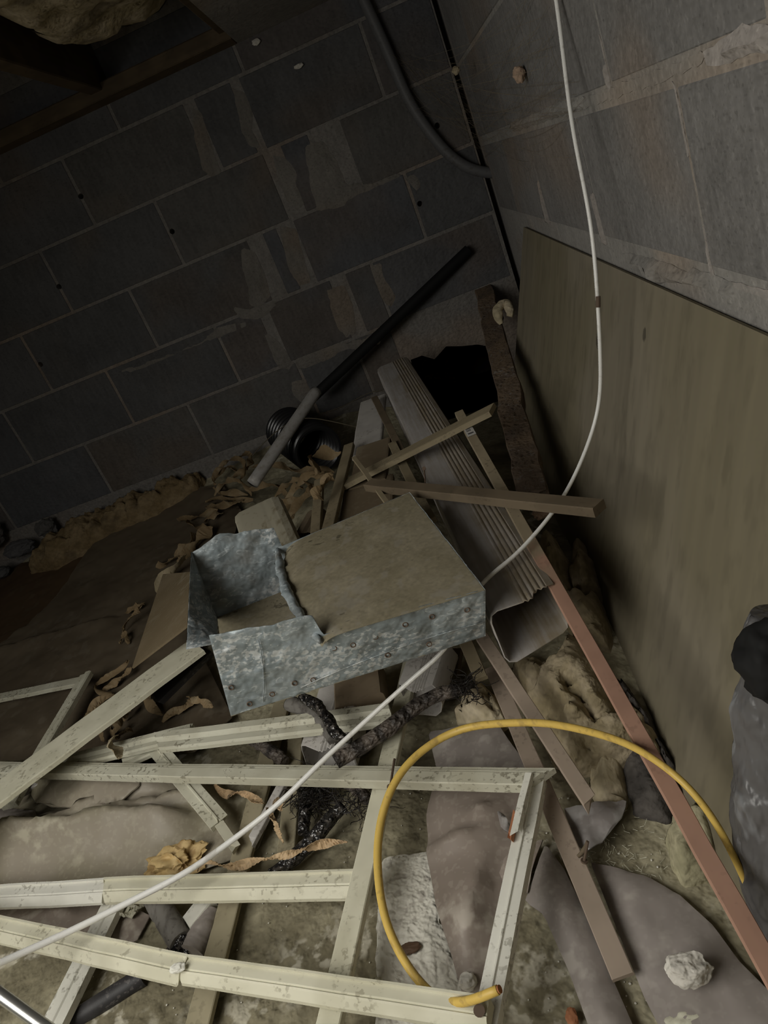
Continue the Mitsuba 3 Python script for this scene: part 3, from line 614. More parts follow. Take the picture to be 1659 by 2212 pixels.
rimp = [tl_b + (tl_f - tl_b) * t + unit(C['ftr'] - C['ftl']) * (-.014 * math.sin(math.pi * t) - .002) + np.array([0, 0, -.004]) for t in np.linspace(0, 1, 9)]
rimv = tube(rimp, [.004, .006, .007, .006, .008, .006, .007, .005, .003], n=60, sides=10, nz=.7, ns=90., seed=5)
scene['galvanized_duct__torn_rim'] = mikit.ply(rimv[:2], 'm_galvdirty', smooth=True, uv=rimv[2]); labels['galvanized_duct__torn_rim'] = {'label': 'ragged curled metal edge of the torn opening'}
panel('galvanized_duct__collar', (C['btl'], (0.8571, -1.6475, 0.3852), (0.9051, -1.661, 0.3862), C['bbl']), 'm_galvdirty', (-1, 0, 0), (26, 12), dent=.007, seed=10)
fn = unit(np.cross(C['ftr'] - C['ftl'], C['fbl'] - C['ftl'])); fn = fn if fn[1] < 0 else -fn
def on_front(u, v): return (C['ftl'] * (1 - u) * (1 - v) + C['ftr'] * u * (1 - v) + C['fbr'] * u * v + C['fbl'] * (1 - u) * v)
for i, (u, v) in enumerate([(.93, .32), (.80, .30), (.70, .33), (.585, .42), (.50, .46), (.43, .44), (.03, .62), (.08, .90), (.17, .86), (.26, .80), (.33, .83), (.62, .78), (.78, .80)]):
    ax = np.array([fn, unit(C['ftr'] - C['ftl'])]); bb = np.cross(ax[0], ax[1])
    ring = [on_front(u, v) + fn * .0016 + .0032 * (math.cos(t) * ax[1] + math.sin(t) * bb) for t in np.linspace(0, 2 * math.pi, 13)]
    add('galvanized_duct__rivet' + (f'_{i:03d}' if i else ''), tube(ring, .0008, n=26, sides=6, close=False)[:2], 'm_rust', smooth=True)
add('galvanized_duct__seam', tube([on_front(.17, .08) + fn * .003, on_front(.16, .5) + fn * .003, on_front(.13, .93) + fn * .002], .0008, n=16, sides=6)[:2], 'm_galvdirty')
add('galvanized_duct__seam_001', tube([on_front(.28, .88) + fn * .003, on_front(.6, .72) + fn * .003, on_front(.99, .66) + fn * .002], .0007, n=30, sides=6)[:2], 'm_galvdirty')
tag('galvanized_duct', 'torn rectangular galvanised sheet metal duct lying on top of the rubble', 'duct')

# ------------------------------------------------------------------ downspouts
def down_profile(w, h, nr=5, amp=.0028, r=.014):
    a = [(-w / 2, -h + r), (-w / 2 + r * .3, -h + r * .3), (-w / 2 + r, -h), (w / 2 - r, -h), (w / 2 - r * .3, -h + r * .3), (w / 2, -h + r), (w / 2, -r), (w / 2 - r * .3, -r * .3), (w / 2 - r, 0)]
    b = []
    x0, x1 = w * .02, -w / 2 + r
    for i in range(nr * 6):
        x = x0 + (x1 - x0) * (i + 1) / (nr * 6 + 1); b.append((x, amp * (abs(math.sin(math.pi * (i + 1) / 6)) - .7)))
    return a + b + [(-w / 2 + r, 0), (-w / 2 + r * .3, -r * .3), (-w / 2, -r)]
rg = np.random.default_rng(3)
def crush(x, y): return .012 * (-y / .075) - .022 * max(0, -x / .05) + .010 * (meshkit.noise(np.array([x * 180, y * 60, 1.]), 4) - .5)
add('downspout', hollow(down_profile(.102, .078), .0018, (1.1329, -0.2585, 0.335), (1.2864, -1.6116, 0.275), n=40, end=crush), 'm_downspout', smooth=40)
tag('downspout', 'long dusty ribbed downspout lying right of the duct, torn open toward the camera', 'downspout')
def crush2(x, y): return .02 * (-y / .05) + .012 * math.cos(x * 60) + .006 * (meshkit.noise(np.array([x * 150, y * 60, 3.]), 4) - .5)
add('downspout_001', hollow(down_profile(.112, .075, 2, .0006, .018), .0016, (0.8064, -0.9997, 0.315), (0.8691, -1.2126, 0.285), n=14, end=crush2), 'm_vinyl', smooth=40)
tag('downspout_001', 'short cream downspout offcut standing up behind the torn left end of the duct', 'downspout')
add('downspout_002', hollow(down_profile(.088, .062), .0016, (0.9445, -1.4139, 0.11), (0.9135, -1.5476, 0.095), n=14, end=crush2), 'm_greywhite', smooth=40)
tag('downspout_002', 'short ribbed pale downspout piece under the white trim below the duct, dark opening facing down', 'downspout')
add('downspout_003', hollow(down_profile(.072, .055), .0016, (1.1148, -1.4323, 0.14), (1.0773, -1.4974, 0.115), n=12, end=crush2), 'm_greywhite', smooth=40)
tag('downspout_003', 'short downspout stub with a ragged lip poking out under the front edge of the duct', 'downspout')
add('downspout_004', hollow(down_profile(.05, .04), .0016, (0.9355, -1.0538, 0.28), (0.9098, -1.1248, 0.27), n=10), 'm_darkwood', smooth=40)
tag('downspout_004', 'small brown open pipe end between the cream offcut and the duct', 'pipe')

# ------------------------------------------------------------------ cables, poles and pipes
add_tube('white_cable', [(1.5881, -1.2777, 0.9618), (1.5834, -1.2833, 0.9247), (1.5539, -1.3321, 0.771), (1.5393, -1.3653, 0.6606), (1.5201, -1.3792, 0.5584), (1.5018, -1.3846, 0.4757), (1.4818, -1.3835, 0.4089), (1.4414, -1.4029, 0.3538), (1.3878, -1.4489, 0.3188), (1.3268, -1.5001, 0.3003), (1.2853, -1.5317, 0.2942), (1.241, -1.5584, 0.2878), (1.2002, -1.573, 0.257), (1.1642, -1.5822, 0.2238), (1.1174, -1.5891, 0.2005), (1.0589, -1.5982, 0.1764), (0.9936, -1.6186, 0.1545), (0.9397, -1.6444, 0.1411), (0.8781, -1.6734, 0.1233), (0.7976, -1.7047, 0.1075), (0.7343, -1.7375, 0.1072), (0.6741, -1.762, 0.1123), (0.5942, -1.8016, 0.1284), (0.5428, -1.8308, 0.1448), (0.4938, -1.8632, 0.1655), (0.364, -1.8996, 0.1828)], [.0029] * 4 + [.0032, .0036, .0042, .0046, .0046], 'm_whitecable', n=160, sides=12)
tag('white_cable', 'long white electric cable hanging by the right wall and crossing the pile', 'cable')
add_tube('white_cable__splice', [(1.5219, -1.3806, 0.5647), (1.5177, -1.383, 0.5504)], .0034, 'm_rust', n=6, sides=10)
yl = [(1.1461, -1.9927, 0.115), (1.1273, -1.991, 0.108), (1.1048, -1.9834, 0.095), (1.0853, -1.973, 0.085), (1.0664, -1.9551, 0.075), (1.0406, -1.9189, 0.075), (1.0218, -1.8747, 0.085), (1.0151, -1.8168, 0.1), (1.0246, -1.7585, 0.118), (1.0478, -1.7203, 0.135), (1.0895, -1.6857, 0.145), (1.1448, -1.6705, 0.15), (1.2071, -1.6971, 0.165), (1.2649, -1.7427, 0.185), (1.3168, -1.8025, 0.205), (1.356, -1.8711, 0.225), (1.3796, -1.9148, 0.215), (1.3914, -1.937, 0.185), (1.3964, -1.9535, 0.155), (1.3989, -1.9627, 0.13)]
v, f, uv = tube(yl, [.0046, .0048, .0052, .0052, .0050, .0044, .0036, .0034], n=140, sides=12)
scene['yellow_cable'] = mikit.ply((v, f), 'm_yellow', smooth=True, uv=uv)
tag('yellow_cable', 'yellow electric cable bent in a wide loop over the trim pieces', 'cable')
add_tube('yellow_cable__conductor', [yl[0], (np.array(yl[0]) + .0025 * unit(np.array(yl[0]) - np.array(yl[1])))], .0038, 'm_yellowcore', n=4, sides=10)
labels['yellow_cable__conductor'] = {'label': 'brown cut end of the yellow cable'}
add_tube('grey_conduit', [(1.3925, -0.03, 1.3139), (1.4045, -0.03, 1.208), (1.419, -0.03, 1.085), (1.4321, -0.03, 0.9698), (1.4609, -0.03, 0.8722), (1.498, -0.03, 0.7926), (1.5506, -0.03, 0.7337), (1.5959, -0.03, 0.7082), (1.6319, -0.03, 0.6943)], .0155, 'm_conduit', n=60, sides=16)
tag('grey_conduit', 'grey conduit pipe curving down the back wall into the corner', 'conduit')
add_tube('black_pole', [(1.4628, -0.03, 0.526), (0.8319, -0.1469, 0.2881)], .0165, 'm_blackpole', n=10, sides=16)
tag('black_pole', 'long black pole leaning against the back wall toward the corner', 'pole')
add_tube('white_pipe', [(0.8926, -0.2901, 0.3411), (0.7934, -0.439, 0.2893), (0.6863, -0.591, 0.2334)], .0172, 'm_pvc', n=24, sides=18)
tag('white_pipe', 'pale grey plastic pipe leaning in front of the black corrugated hose', 'pipe')
add_tube('metal_tube', [(0.4115, -1.8196, 0.2997), (0.5841, -1.9074, 0.1552), (0.7323, -1.9836, 0.0474)], .0075, 'm_chrome', n=12, sides=18)
tag('metal_tube', 'shiny metal tube crossing the lower left corner of the frame', 'tube')

# corrugated hose: ribs along an axis, open end toward the camera
hc, hd = np.array((0.8495, -0.4021, 0.1992)), unit(np.array((0.8495, -0.4021, 0.1992)) - np.array((0.753, -0.2091, 0.2253)))
hs = unit(np.cross(hd, [0, 0, 1])); hu = np.cross(hs, hd); ringv = []
def hose_ring(a, r): t = np.arange(36) * 2 * np.pi / 36; return hc + a * hd + r * (np.cos(t)[:, None] * hs + np.sin(t)[:, None] * hu)
prof = [(-.26 + .0026 * i, .070 + .006 * math.sin(i * 2 * math.pi / 9)) for i in range(101)]
prof = prof + [(0.0, .067)] + [(a, r - .005) for a, r in prof[::-1]]
hv_ = np.vstack([hose_ring(a, r) for a, r in prof])
add('corrugated_hose', fix(hv_, grid_faces(len(prof), 36)), 'm_black', smooth=40)
tag('corrugated_hose', 'glossy black corrugated drain hose with an open end behind the leaning pale pipe', 'hose')

for i, pl in enumerate([[(0.6503, -0.3719, 0.2452), (0.7465, -0.3398, 0.2825), (0.8335, -0.3731, 0.2989), (0.9054, -0.4221, 0.2848), (0.9818, -0.4769, 0.2552), (1.0187, -0.5326, 0.2391), (1.0279, -0.5405, 0.2171), (1.0111, -0.5725, 0.2002)], [(0.8367, -0.1, 0.2262), (0.909, -0.1, 0.2204), (0.9694, -0.1, 0.2274), (1.0199, -0.1, 0.2312), (1.064, -0.1, 0.2193)]]):
    k = numbered('thin_wire'); add_tube(k, pl, .0014, 'm_wire', n=50, sides=6)
    tag(k, ['thin brown wire arching over the black hose to the grey plank', 'thin pale wire along the foot of the back wall above the hose'][i], 'wire')

# ------------------------------------------------------------------ sticks, laths and trim
TRIM = [(-.5, -1), (.5, -1), (.5, -.62), (.24, -.12), (.17, -.02), (.10, -.10), (.05, 0), (-.38, 0), (-.40, .22), (-.5, .22)]
TRIM2 = [(-.5, -1), (.5, -1), (.5, -.1), (.47, 0), (-.06, 0), (-.10, -.2), (-.24, -.18), (-.28, -.42), (-.5, -.45)]
TRIM3 = [(-.5, -1), (.5, -1), (.5, -.5), (.40, -.30), (.12, -.30), (.06, -.45), (.0, -.30), (-.1, 0), (-.42, 0), (-.5, -.2)]
VEE = [(-.5, -1), (.5, -1), (.5, -.25), (.08, -.2), (.02, 0), (-.05, 0), (-.10, -.15), (-.5, -.2)]
def item(name, args, th, mat, label, cat, group=None, **kw):
    k = numbered(name); add_stick(k, args, th, mat, seed=len(scene), **kw); tag(k, label, cat, group); return k
item('white_trim', ((0.1303, -1.3094, 0.105), (1.2344, -1.7323, 0.1), 0.0332), .016, 'm_cream2', 'long white moulding lying straight across the frame, mitred at its right end', 'trim', prof=TRIM2, mitre=(0, -.9), ext=(0.35, 0))
t2 = item('white_trim', ((1.2217, -1.7325, 0.09), (1.1137, -2.0071, 0.075), 0.0258), .016, 'm_white', 'dirty white moulding running down to the bottom edge inside the yellow loop', 'trim', prof=VEE, mitre=(.8, 0), ext=(0, 0.04))
add_stick(t2 + '__inner_strip', ((1.2213, -1.7301, 0.106), (1.1895, -1.8036, 0.1), 0.0092), .010, 'm_white', seed=5, jag=(0, .01))
add_stick(t2 + '__torn_edge', ((1.1931, -1.7715, 0.094), (1.1803, -1.805, 0.093), 0.0048), .010, 'm_reddish', seed=6, jag=(.004, .006))
labels[t2 + '__torn_edge'] = {'label': 'bare orange wood where the moulding split'}
t3 = item('white_trim', ((0.3666, -1.7073, 0.098), (0.7565, -1.8665, 0.095), 0.0297), .016, 'm_cream', 'white moulding from the left edge to a crack, nearest the bottom left', 'trim', prof=TRIM, jag=(0, .008), ext=(0.3, 0))
t3b = item('white_trim', ((0.759, -1.8665, 0.095), (1.1273, -1.9954, 0.092), 0.0266), .016, 'm_cream', 'long white moulding right of the crack, ending at the bottom of the yellow loop', 'trim', prof=TRIM, jag=(.006, 0))
item('white_trim', ((0.2854, -1.616, 0.06), (0.5596, -1.6805, 0.062), 0.0333), .014, 'm_white', 'white moulding from the left edge that stops under the white cable', 'trim', prof=TRIM, ext=(0.3, 0))
item('white_trim', ((0.5597, -1.6827, 0.066), (0.9653, -1.7869, 0.066), 0.0326), .015, 'm_cream', 'bright white moulding between the white cable and the upright cream lath', 'trim', prof=TRIM, mitre=(.5, 0))
item('white_trim', ((0.6034, -1.4438, 0.125), (1.0371, -1.5431, 0.115), 0.0429), .014, 'm_cream2', 'speckled white moulding just under the front of the duct', 'trim', prof=TRIM3, mitre=(.8, .4))
item('white_trim', ((0.3342, -1.3669, 0.092), (0.6442, -1.4058, 0.098), 0.0359), .014, 'm_cream2', 'grooved narrow white moulding left of the speckled one', 'trim', prof=TRIM3, jag=(0, .004))
item('white_trim', ((0.4912, -1.4022, 0.075), (0.5686, -1.3941, 0.08), 0.0304), .012, 'm_cream2', 'short grooved moulding end under the speckled moulding', 'trim', prof=TRIM3)
item('white_trim', ((0.5585, -1.3926, 0.08), (0.7274, -1.6022, 0.058), 0.031), .016, 'm_cream2', 'short white moulding crossing beneath the long one, broken at its lower end', 'trim', prof=VEE, jag=(0, .008))
item('white_trim', ((0.7079, -1.5755, 0.056), (0.7595, -1.6494, 0.046), 0.0158), .012, 'm_cream2', 'splintered tip of the short broken moulding below the white cable', 'trim', jag=(.004, .012))
item('white_trim', ((0.5603, -1.6804, 0.04), (0.5282, -1.8676, 0.036), 0.0381), .014, 'm_white', 'bright white moulding slanting to the bottom edge at lower left', 'trim', prof=VEE, ext=(0, 0.12))
item('white_trim', ((0.2639, -1.0428, 0.085), (0.2547, -1.4237, 0.075), 0.0341), .014, 'm_cream2', 'narrow grey white moulding rising at the left edge', 'trim', prof=TRIM3)
item('white_trim', ((-0.0939, -0.9502, 0.055), (0.2419, -1.0264, 0.06), 0.0275), .01, 'm_cream2', 'thin broken white strip at the left edge above the others', 'trim', jag=(0, .012), ext=(0.2, 0))
item('white_trim', ((0.2161, -1.3659, 0.055), (0.2903, -1.3562, 0.06), 0.0353), .012, 'm_greywhite', 'short stub of moulding under the crossing at the left edge', 'trim')
item('wood_lath', ((0.6487, -1.2357, 0.165), (0.2881, -1.5192, 0.15), 0.078), .009, 'm_cream', 'cream painted lath rising from the lower left edge to the left end of the duct', 'lath', jag=(0, 0), ext=(0, 0.3))
item('wood_lath', ((1.0661, -1.3819, 0.085), (0.9432, -1.9744, 0.07), 0.029), .010, 'm_cream', 'cream painted lath running down the middle under the long moulding', 'lath', ext=(0, 0.25))
item('wood_lath', ((0.7958, -1.2579, 0.045), (0.7445, -1.9071, 0.018), 0.0344), .008, 'm_olivelath', 'dull brown lath lying on the ground left of the cream middle lath', 'lath', ext=(0, 0.2))
item('wood_lath', ((0.8291, -1.4014, 0.04), (0.8401, -1.6744, 0.028), 0.028), .008, 'm_olivelath', 'short dull brown lath upright beneath the long moulding, beside the black roots', 'lath')
item('wood_lath', ((0.8352, -1.5434, 0.055), (0.7797, -1.6416, 0.035), 0.0162), .008, 'm_greywhite', 'pale pointed splinter behind the white cable', 'splinter', jag=(0, .01))
lr = item('wood_lath', ((1.2815, -1.0602, 0.375), (1.3832, -2.0933, 0.165), 0.0175), .011, 'm_redlath', 'long reddish lath with a paper label at its far end, crossing the right side', 'lath', ext=(0, 0.12))
item('wood_lath', ((1.2067, -1.4977, 0.165), (1.2824, -1.7645, 0.075), 0.0193), .009, 'm_pinklath', 'pinkish tan lath with a notched lower end, passing under the yellow loop', 'lath', jag=(0, .016))
l2 = item('wood_lath', ((1.201, -1.4735, 0.085), (1.2587, -1.9513, 0.026), 0.024), .006, 'm_pinklath', 'wide pinkish tan lath from the pile to the lower right, a nail at its edge', 'lath')
item('wood_lath', ((1.1774, -1.4754, 0.16), (1.1874, -1.5507, 0.13), 0.0208), .010, 'm_brownlath', 'short tan lath stub sticking out under the right end of the duct', 'lath')
item('wood_lath', ((1.1373, -1.4305, 0.13), (1.1177, -1.4791, 0.1), 0.0205), .012, 'm_brownlath', 'short dark lath stub with a rounded end left of the tan stub', 'lath')
item('wood_lath', ((1.1487, -1.4029, 0.09), (1.1304, -1.4397, 0.07), 0.0209), .010, 'm_darkwood', 'dark lath stub in the gap under the duct', 'lath')
item('wood_lath', ((1.3422, -1.1368, 0.385), (1.006, -1.0142, 0.3), 0.0448), .010, 'm_brownlath', 'brown lath crossing the ribbed downspout with a rounded right end', 'lath')
b2 = item('wood_lath', ((1.0866, -1.198, 0.352), (1.4167, -1.5802, 0.36), 0.0249), .014, 'm_darkwood', 'dark brown stick lying across the downspout to the leaning board', 'stick')
item('wood_lath', ((1.0473, -1.0112, 0.345), (1.1292, -1.3362, 0.345), 0.0087), .008, 'm_brownlath', 'thin pointed splinter standing behind the top of the duct', 'splinter')
item('wood_lath', ((1.0137, -0.8163, 0.315), (0.9794, -1.2511, 0.295), 0.0244), .010, 'm_brownlath', 'upright brown lath left of the dark panels behind the duct', 'lath')
item('wood_lath', ((0.9417, -0.9367, 0.3), (0.9531, -1.233, 0.285), 0.0208), .010, 'm_brownlath', 'brown lath with paper wrapped round it, beside the open pipe end', 'lath')
item('wood_lath', ((1.0754, -0.516, 0.322), (1.1474, -1.0309, 0.31), 0.0174), .010, 'm_darkwood', 'dark lath along the left side of the ribbed downspout', 'lath')
item('wood_lath', ((1.1218, -0.9258, 0.318), (1.1831, -1.3375, 0.305), 0.0181), .010, 'm_brownlath', 'brown lath slipping under the far corner of the duct', 'lath')
pk = item('wood_plank', ((1.0614, -0.444, 0.3), (1.045, -0.824, 0.285), 0.0745), .012, 'm_greywhite', 'greyish plank end leaning behind the dark panel', 'plank')
item('plywood_offcut', ((1.0749, -0.8616, 0.312), (1.0551, -1.0419, 0.29), 0.0817), .012, 'm_ply', 'dark brown panel offcut between the upright lath and the downspout', 'panel')
item('plywood_offcut', ((1.057, -1.0265, 0.288), (1.0478, -1.2346, 0.275), 0.1099), .012, 'm_ply', 'brown panel offcut right behind the duct top', 'panel')
item('wood_lath', ((0.6298, -1.1757, 0.115), (0.5335, -1.273, 0.1), 0.0427), .012, 'm_char', 'blackened lath hanging from the left end of the duct', 'lath', jag=(0, .01))
item('rotten_beam', ((1.5148, 0.4571, 0.46), (1.3583, -1.2463, 0.245), 0.0558), .03, 'm_rot', 'rotten brown plank leaning into the corner beside the board', 'plank', rough=.003, jag=(.02, .02))
mb = stick((0.9744, -1.4019, 0.115), (0.979, -1.4843, 0.108), .085, .036, seed=3)
scene['wood_block'] = mikit.ply(mb[0], 'm_offcut', smooth=False, uv=mb[1]); tag('wood_block', 'sawn lumber offcut with visible end grain under the duct front', 'wood block')
k = item('white_trim', ((0.7254, -1.7176, 0.034), (0.7018, -1.7446, 0.03), 0.0276), .018, 'm_white', 'small chunky white moulding offcut beside the brown lath near the bottom', 'trim', jag=(.004, .010))

# price label and nails
def face_quad(c, along, across, nrm, L, W, th): 
    return fix(np.array([c + i * along * L / 2 + j * across * W / 2 + k * nrm * th for k in (0, 1) for i, j in ((-1, -1), (1, -1), (1, 1), (-1, 1))]), np.array([[0, 2, 1], [0, 3, 2], [4, 5, 6], [4, 6, 7], [0, 1, 5], [0, 5, 4], [1, 2, 6], [1, 6, 5], [2, 3, 7], [2, 7, 6], [3, 0, 4], [3, 4, 7]]))
la0, la1, lw = ((1.2815, -1.0602, 0.375), (1.3832, -2.0933, 0.165), 0.0175)
al = unit(np.array(la1) - la0); ac = unit(np.cross(al, [0, 0, 1])); nn = np.cross(ac, al)
lc = np.array((1.2833, -1.136, 0.3665)); lc = np.array(la0) + al * ((lc - la0) @ al) + nn * .0016
add(lr + '__price_label', face_quad(lc, al, ac, nn, .060, lw * .94, .0005), 'm_paperlabel', smooth=False); labels[lr + '__price_label'] = {'label': 'pale paper price label with a printed bar code'}
for i in range(7):
    add(lr + '__price_label__bar' + (f'_{i:03d}' if i else ''), face_quad(lc + al * (.012 - .004 * i) + ac * lw * .08 + nn * .0005, ac, al, nn, lw * .5, .0014 if i % 2 else .002, .0003), 'm_ink', smooth=False)
add(lr + '__price_label__print', face_quad(lc + al * .022 + nn * .0005, ac, al, nn, lw * .6, .004, .0003), 'm_ink', smooth=False)
def nail(key, a, b, r=.0014, head=True):
    a, b = np.array(a), np.array(b); m = [trimesh.Trimesh(*tube([a, b], r, n=6, sides=8)[:2])]
    if head: m.append(trimesh.Trimesh(*tube([a - unit(b - a) * .001, a + unit(b - a) * .001], r * 2.6, n=3, sides=12)[:2]))
    add(key, trimesh.util.concatenate(m), 'm_rust')
nail('white_trim__nail', (1.0359, -1.6948, 0.112), (1.041, -1.6409, 0.108), .0018); labels['white_trim__nail'] = {'label': 'bent rusty nail'}
nail(t3b + '__nail', (1.1204, -1.9955, 0.0955), (1.1185, -1.9908, 0.088), .0022)
nail(l2 + '__nail', (1.2555, -1.8374, 0.06), (1.2671, -1.8342, 0.085), .0016)
nail(b2 + '__nail', (1.2038, -1.3437, 0.395), (1.1932, -1.2954, 0.352), .0012)

# ------------------------------------------------------------------ charred and tarred sticks, roots
def charry(name, pts, r, mat, label, cat='stick', nz=.18, ns=80., **kw):
    k = numbered(name); add_tube(k, pts, r, mat, n=kw.pop('n', 70), sides=16, nz=nz, ns=ns, seed=len(scene)); tag(k, label, cat); return k
cb = charry('bark_stick', [(1.1552, -1.5465, 0.115), (1.1186, -1.5409, 0.115), (1.0835, -1.5459, 0.112), (1.041, -1.5707, 0.11), (0.9944, -1.5868, 0.105), (0.9445, -1.6012, 0.1)], [.0095, .0105, .0115, .012, .0125, .012], 'm_bark', 'long dark bark covered stick under the white cable, frayed at its right end')
for i, (x, y, z) in enumerate([(1.0836, -1.5438, 0.112), (1.047, -1.564, 0.11), (0.9761, -1.5962, 0.105)]):
    pass
charry('tarred_stick', [(0.8969, -1.4884, 0.15), (0.9323, -1.5297, 0.148), (0.951, -1.5662, 0.145), (0.9659, -1.5918, 0.135), (0.9806, -1.5971, 0.125)], [.007, .0095, .0085, .0095, .006], 'm_tar', 'shiny black tarred stick hooked over the speckled white moulding', nz=.4)
charry('tarred_stick', [(0.8521, -1.4404, 0.11), (0.9032, -1.4893, 0.108), (0.9374, -1.554, 0.1)], [.013, .014, .010], 'm_greytube', 'dull brown split tube beneath the shiny tarred stick', nz=.3)
charry('tarred_stick', [(0.7305, -1.4126, 0.06), (0.7561, -1.4327, 0.058), (0.7922, -1.4701, 0.055), (0.8255, -1.5071, 0.05)], [.008, .012, .0115, .009], 'm_bark', 'short charred stick right of the moulding ends, above the long moulding', nz=.5)
charry('tarred_stick', [(0.9363, -1.6337, 0.045), (0.9049, -1.6576, 0.04), (0.8674, -1.6843, 0.032), (0.8193, -1.7021, 0.025)], [.0095, .0115, .011, .008], 'm_tar', 'shiny black tarred stick lying under the twisted orange paper', nz=.18)
charry('tarred_stick', [(0.9408, -1.5963, 0.05), (0.9613, -1.6165, 0.048), (0.9734, -1.6376, 0.045)], [.008, .0095, .007], 'm_bark', 'short grey shiny charred stub beside the cream middle lath', nz=.4)
charry('tarred_stick', [(0.8711, -1.56, 0.04), (0.867, -1.6014, 0.035), (0.8652, -1.6475, 0.028)], [.012, .011, .008], 'm_tar', 'black tarred stub below the root tangle', nz=.25)
ct = charry('cardboard_tube', [(0.6267, -1.6874, 0.0245), (0.6628, -1.7324, 0.027), (0.6927, -1.7706, 0.0209)], [.0175, .0175, .0165], 'm_greytube', 'grey brown cardboard tube with a burnt black end near the bottom left', 'tube', nz=.12)
add(ct + '__burnt_end', rock((0.6955, -1.7744, 0.0186), (.018, .014, .014), 7, .9, 3, 3.), 'm_tar'); labels[ct + '__burnt_end'] = {'label': 'charred black end of the tube'}
charry('plastic_roll', [(0.7324, -1.7312, 0.0195), (0.7226, -1.7592, 0.0179), (0.7117, -1.7878, 0.0168)], [.010, .017, .018], 'm_sheetgrey', 'grey rolled plastic beside the brown lath near the bottom', 'roll', nz=.2)
hp = [(0.6393, -1.7992, 0.0112), (0.5772, -1.8174, 0.0056), (0.5079, -1.8429, 0.0027)]
hk = np.array(hp); 
add('black_pipe', hollow([(.013 * math.cos(t), .013 * math.sin(t)) for t in np.linspace(0, 2 * math.pi, 20, endpoint=False)], .002, hk[2], hk[0], n=10), 'm_char'); tag('black_pipe', 'dark pipe half buried in the soil, its open end beside the cracked moulding', 'pipe')
def hairs(key, c, R, n, r, mat, seed, L=.05, flat=.5):
    g = np.random.default_rng(seed); ms = []
    for _ in range(n):
        p = np.array(c) + g.normal(0, 1, 3) * np.array(R) * .5; d = unit(g.normal(0, 1, 3) * [1, 1, flat]); pts = [p]
        for _ in range(5): d = unit(d + g.normal(0, .7, 3) * [1, 1, flat]); pts.append(pts[-1] + d * L / 5)
        pts = np.array(pts); pts[:, 2] = np.maximum(pts[:, 2], ground(pts[:, 0], pts[:, 1]) + .002)
        ms.append(trimesh.Trimesh(*tube(pts, [r, r * .5], n=10, sides=4)[:2], process=False))
    add(key, trimesh.util.concatenate(ms), mat)
hairs('root_tangle', (0.8869, -1.5959, 0.05), (.03, .02, .025), 130, .0009, 'm_root', 1); tag('root_tangle', 'tangle of fine black roots under the long white moulding', 'roots', kind='stuff')
hairs('root_tangle_001', (0.9594, -1.6416, 0.05), (.025, .03, .02), 40, .0007, 'm_root', 2); tag('root_tangle_001', 'thin black rootlets around the end of the tarred stick left of the cream lath', 'roots', kind='stuff')
hairs(cb + '__frayed_fibres', (1.1587, -1.5507, 0.12), (.02, .02, .015), 60, .0009, 'm_root', 3, .035)

# ------------------------------------------------------------------ sheets
def put_sheet(name, outline, mat, label, cat='plastic sheet', **kw):
    k = numbered(name); add(k, sheet(outline, seed=len(scene) % 97, **kw), mat, smooth=True); tag(k, label, cat); return k
put_sheet('tar_paper', [(-1.0427, 0.3039), (-0.6272, 0.0835), (-0.3139, -0.1114), (-0.1178, -0.1163), (0.0432, -0.1861), (0.0551, -0.3932), (0.0999, -0.8377), (0.016, -0.9388), (-0.271, -0.927)], 'm_tarpaper2', 'dark brown tar paper sheet at the far left edge, under the other one', 'tar paper', off=.006, wav=.010)
put_sheet('tar_paper', [(-0.3037, -0.6699), (-0.1758, -0.5386), (-0.1282, -0.4181), (-0.1032, -0.2527), (-0.0958, -0.0791), (-0.0909, 0.0219), (-0.0293, 0.0178), (0.1381, -0.0428), (0.2543, -0.0331), (0.4296, -0.1154), (0.5272, -0.3336), (0.5271, -0.7475), (0.5382, -1.0294), (0.6882, -1.3308), (0.619, -1.387), (0.4344, -1.3484), (0.1684, -1.2285), (-0.0412, -1.153)], 'm_tarpaper', 'large dark brown tar paper sheet left of the duct', 'tar paper', off=.020, wav=.012, folds=[((-0.2917, -0.6634), (0.2174, -0.7279), .018, .05)])
put_sheet('plastic_sheet', [(-0.0296, -1.2762), (0.1373, -1.3239), (0.2014, -1.3183), (0.2596, -1.2821), (0.4718, -1.3497), (0.5182, -1.4007), (0.6196, -1.442), (0.7587, -1.4938), (0.8027, -1.5734), (0.7802, -1.6429), (0.6695, -1.6465), (0.4694, -1.6042), (0.1344, -1.531)], 'm_sheetolive', 'creased olive grey plastic sheet on the left between the two long mouldings', off=.008, wav=.012, wn=5, s=.010,
          folds=[((0.2522, -1.4747), (0.5992, -1.4351), .040, .035), ((0.1559, -1.4671), (0.6496, -1.5346), .045, .04), ((0.0999, -1.3732), (0.3204, -1.4711), .03, .04), ((0.3277, -1.4463), (0.41, -1.43), .022, .02), ((0.424, -1.4874), (0.704, -1.4848), .026, .025)])
put_sheet('plastic_sheet', [(0.2384, -1.3279), (0.2956, -1.3192), (0.4851, -1.3863), (0.5405, -1.4407), (0.5388, -1.466), (0.5069, -1.4847), (0.3887, -1.4547), (0.3019, -1.4192), (0.2602, -1.373)], 'm_sheetolive', 'folded over olive plastic flap on top of the creased sheet', off=.052, wav=.016, th=.003, curl=-.010)
put_sheet('plastic_sheet', [(0.066, -1.3219), (0.2767, -1.4066), (0.3483, -1.4894), (0.3382, -1.5), (0.2671, -1.464), (0.1248, -1.4165)], 'm_sheetgrey', 'mauve grey plastic flap at the left edge', off=.036, wav=.016, curl=-.014)
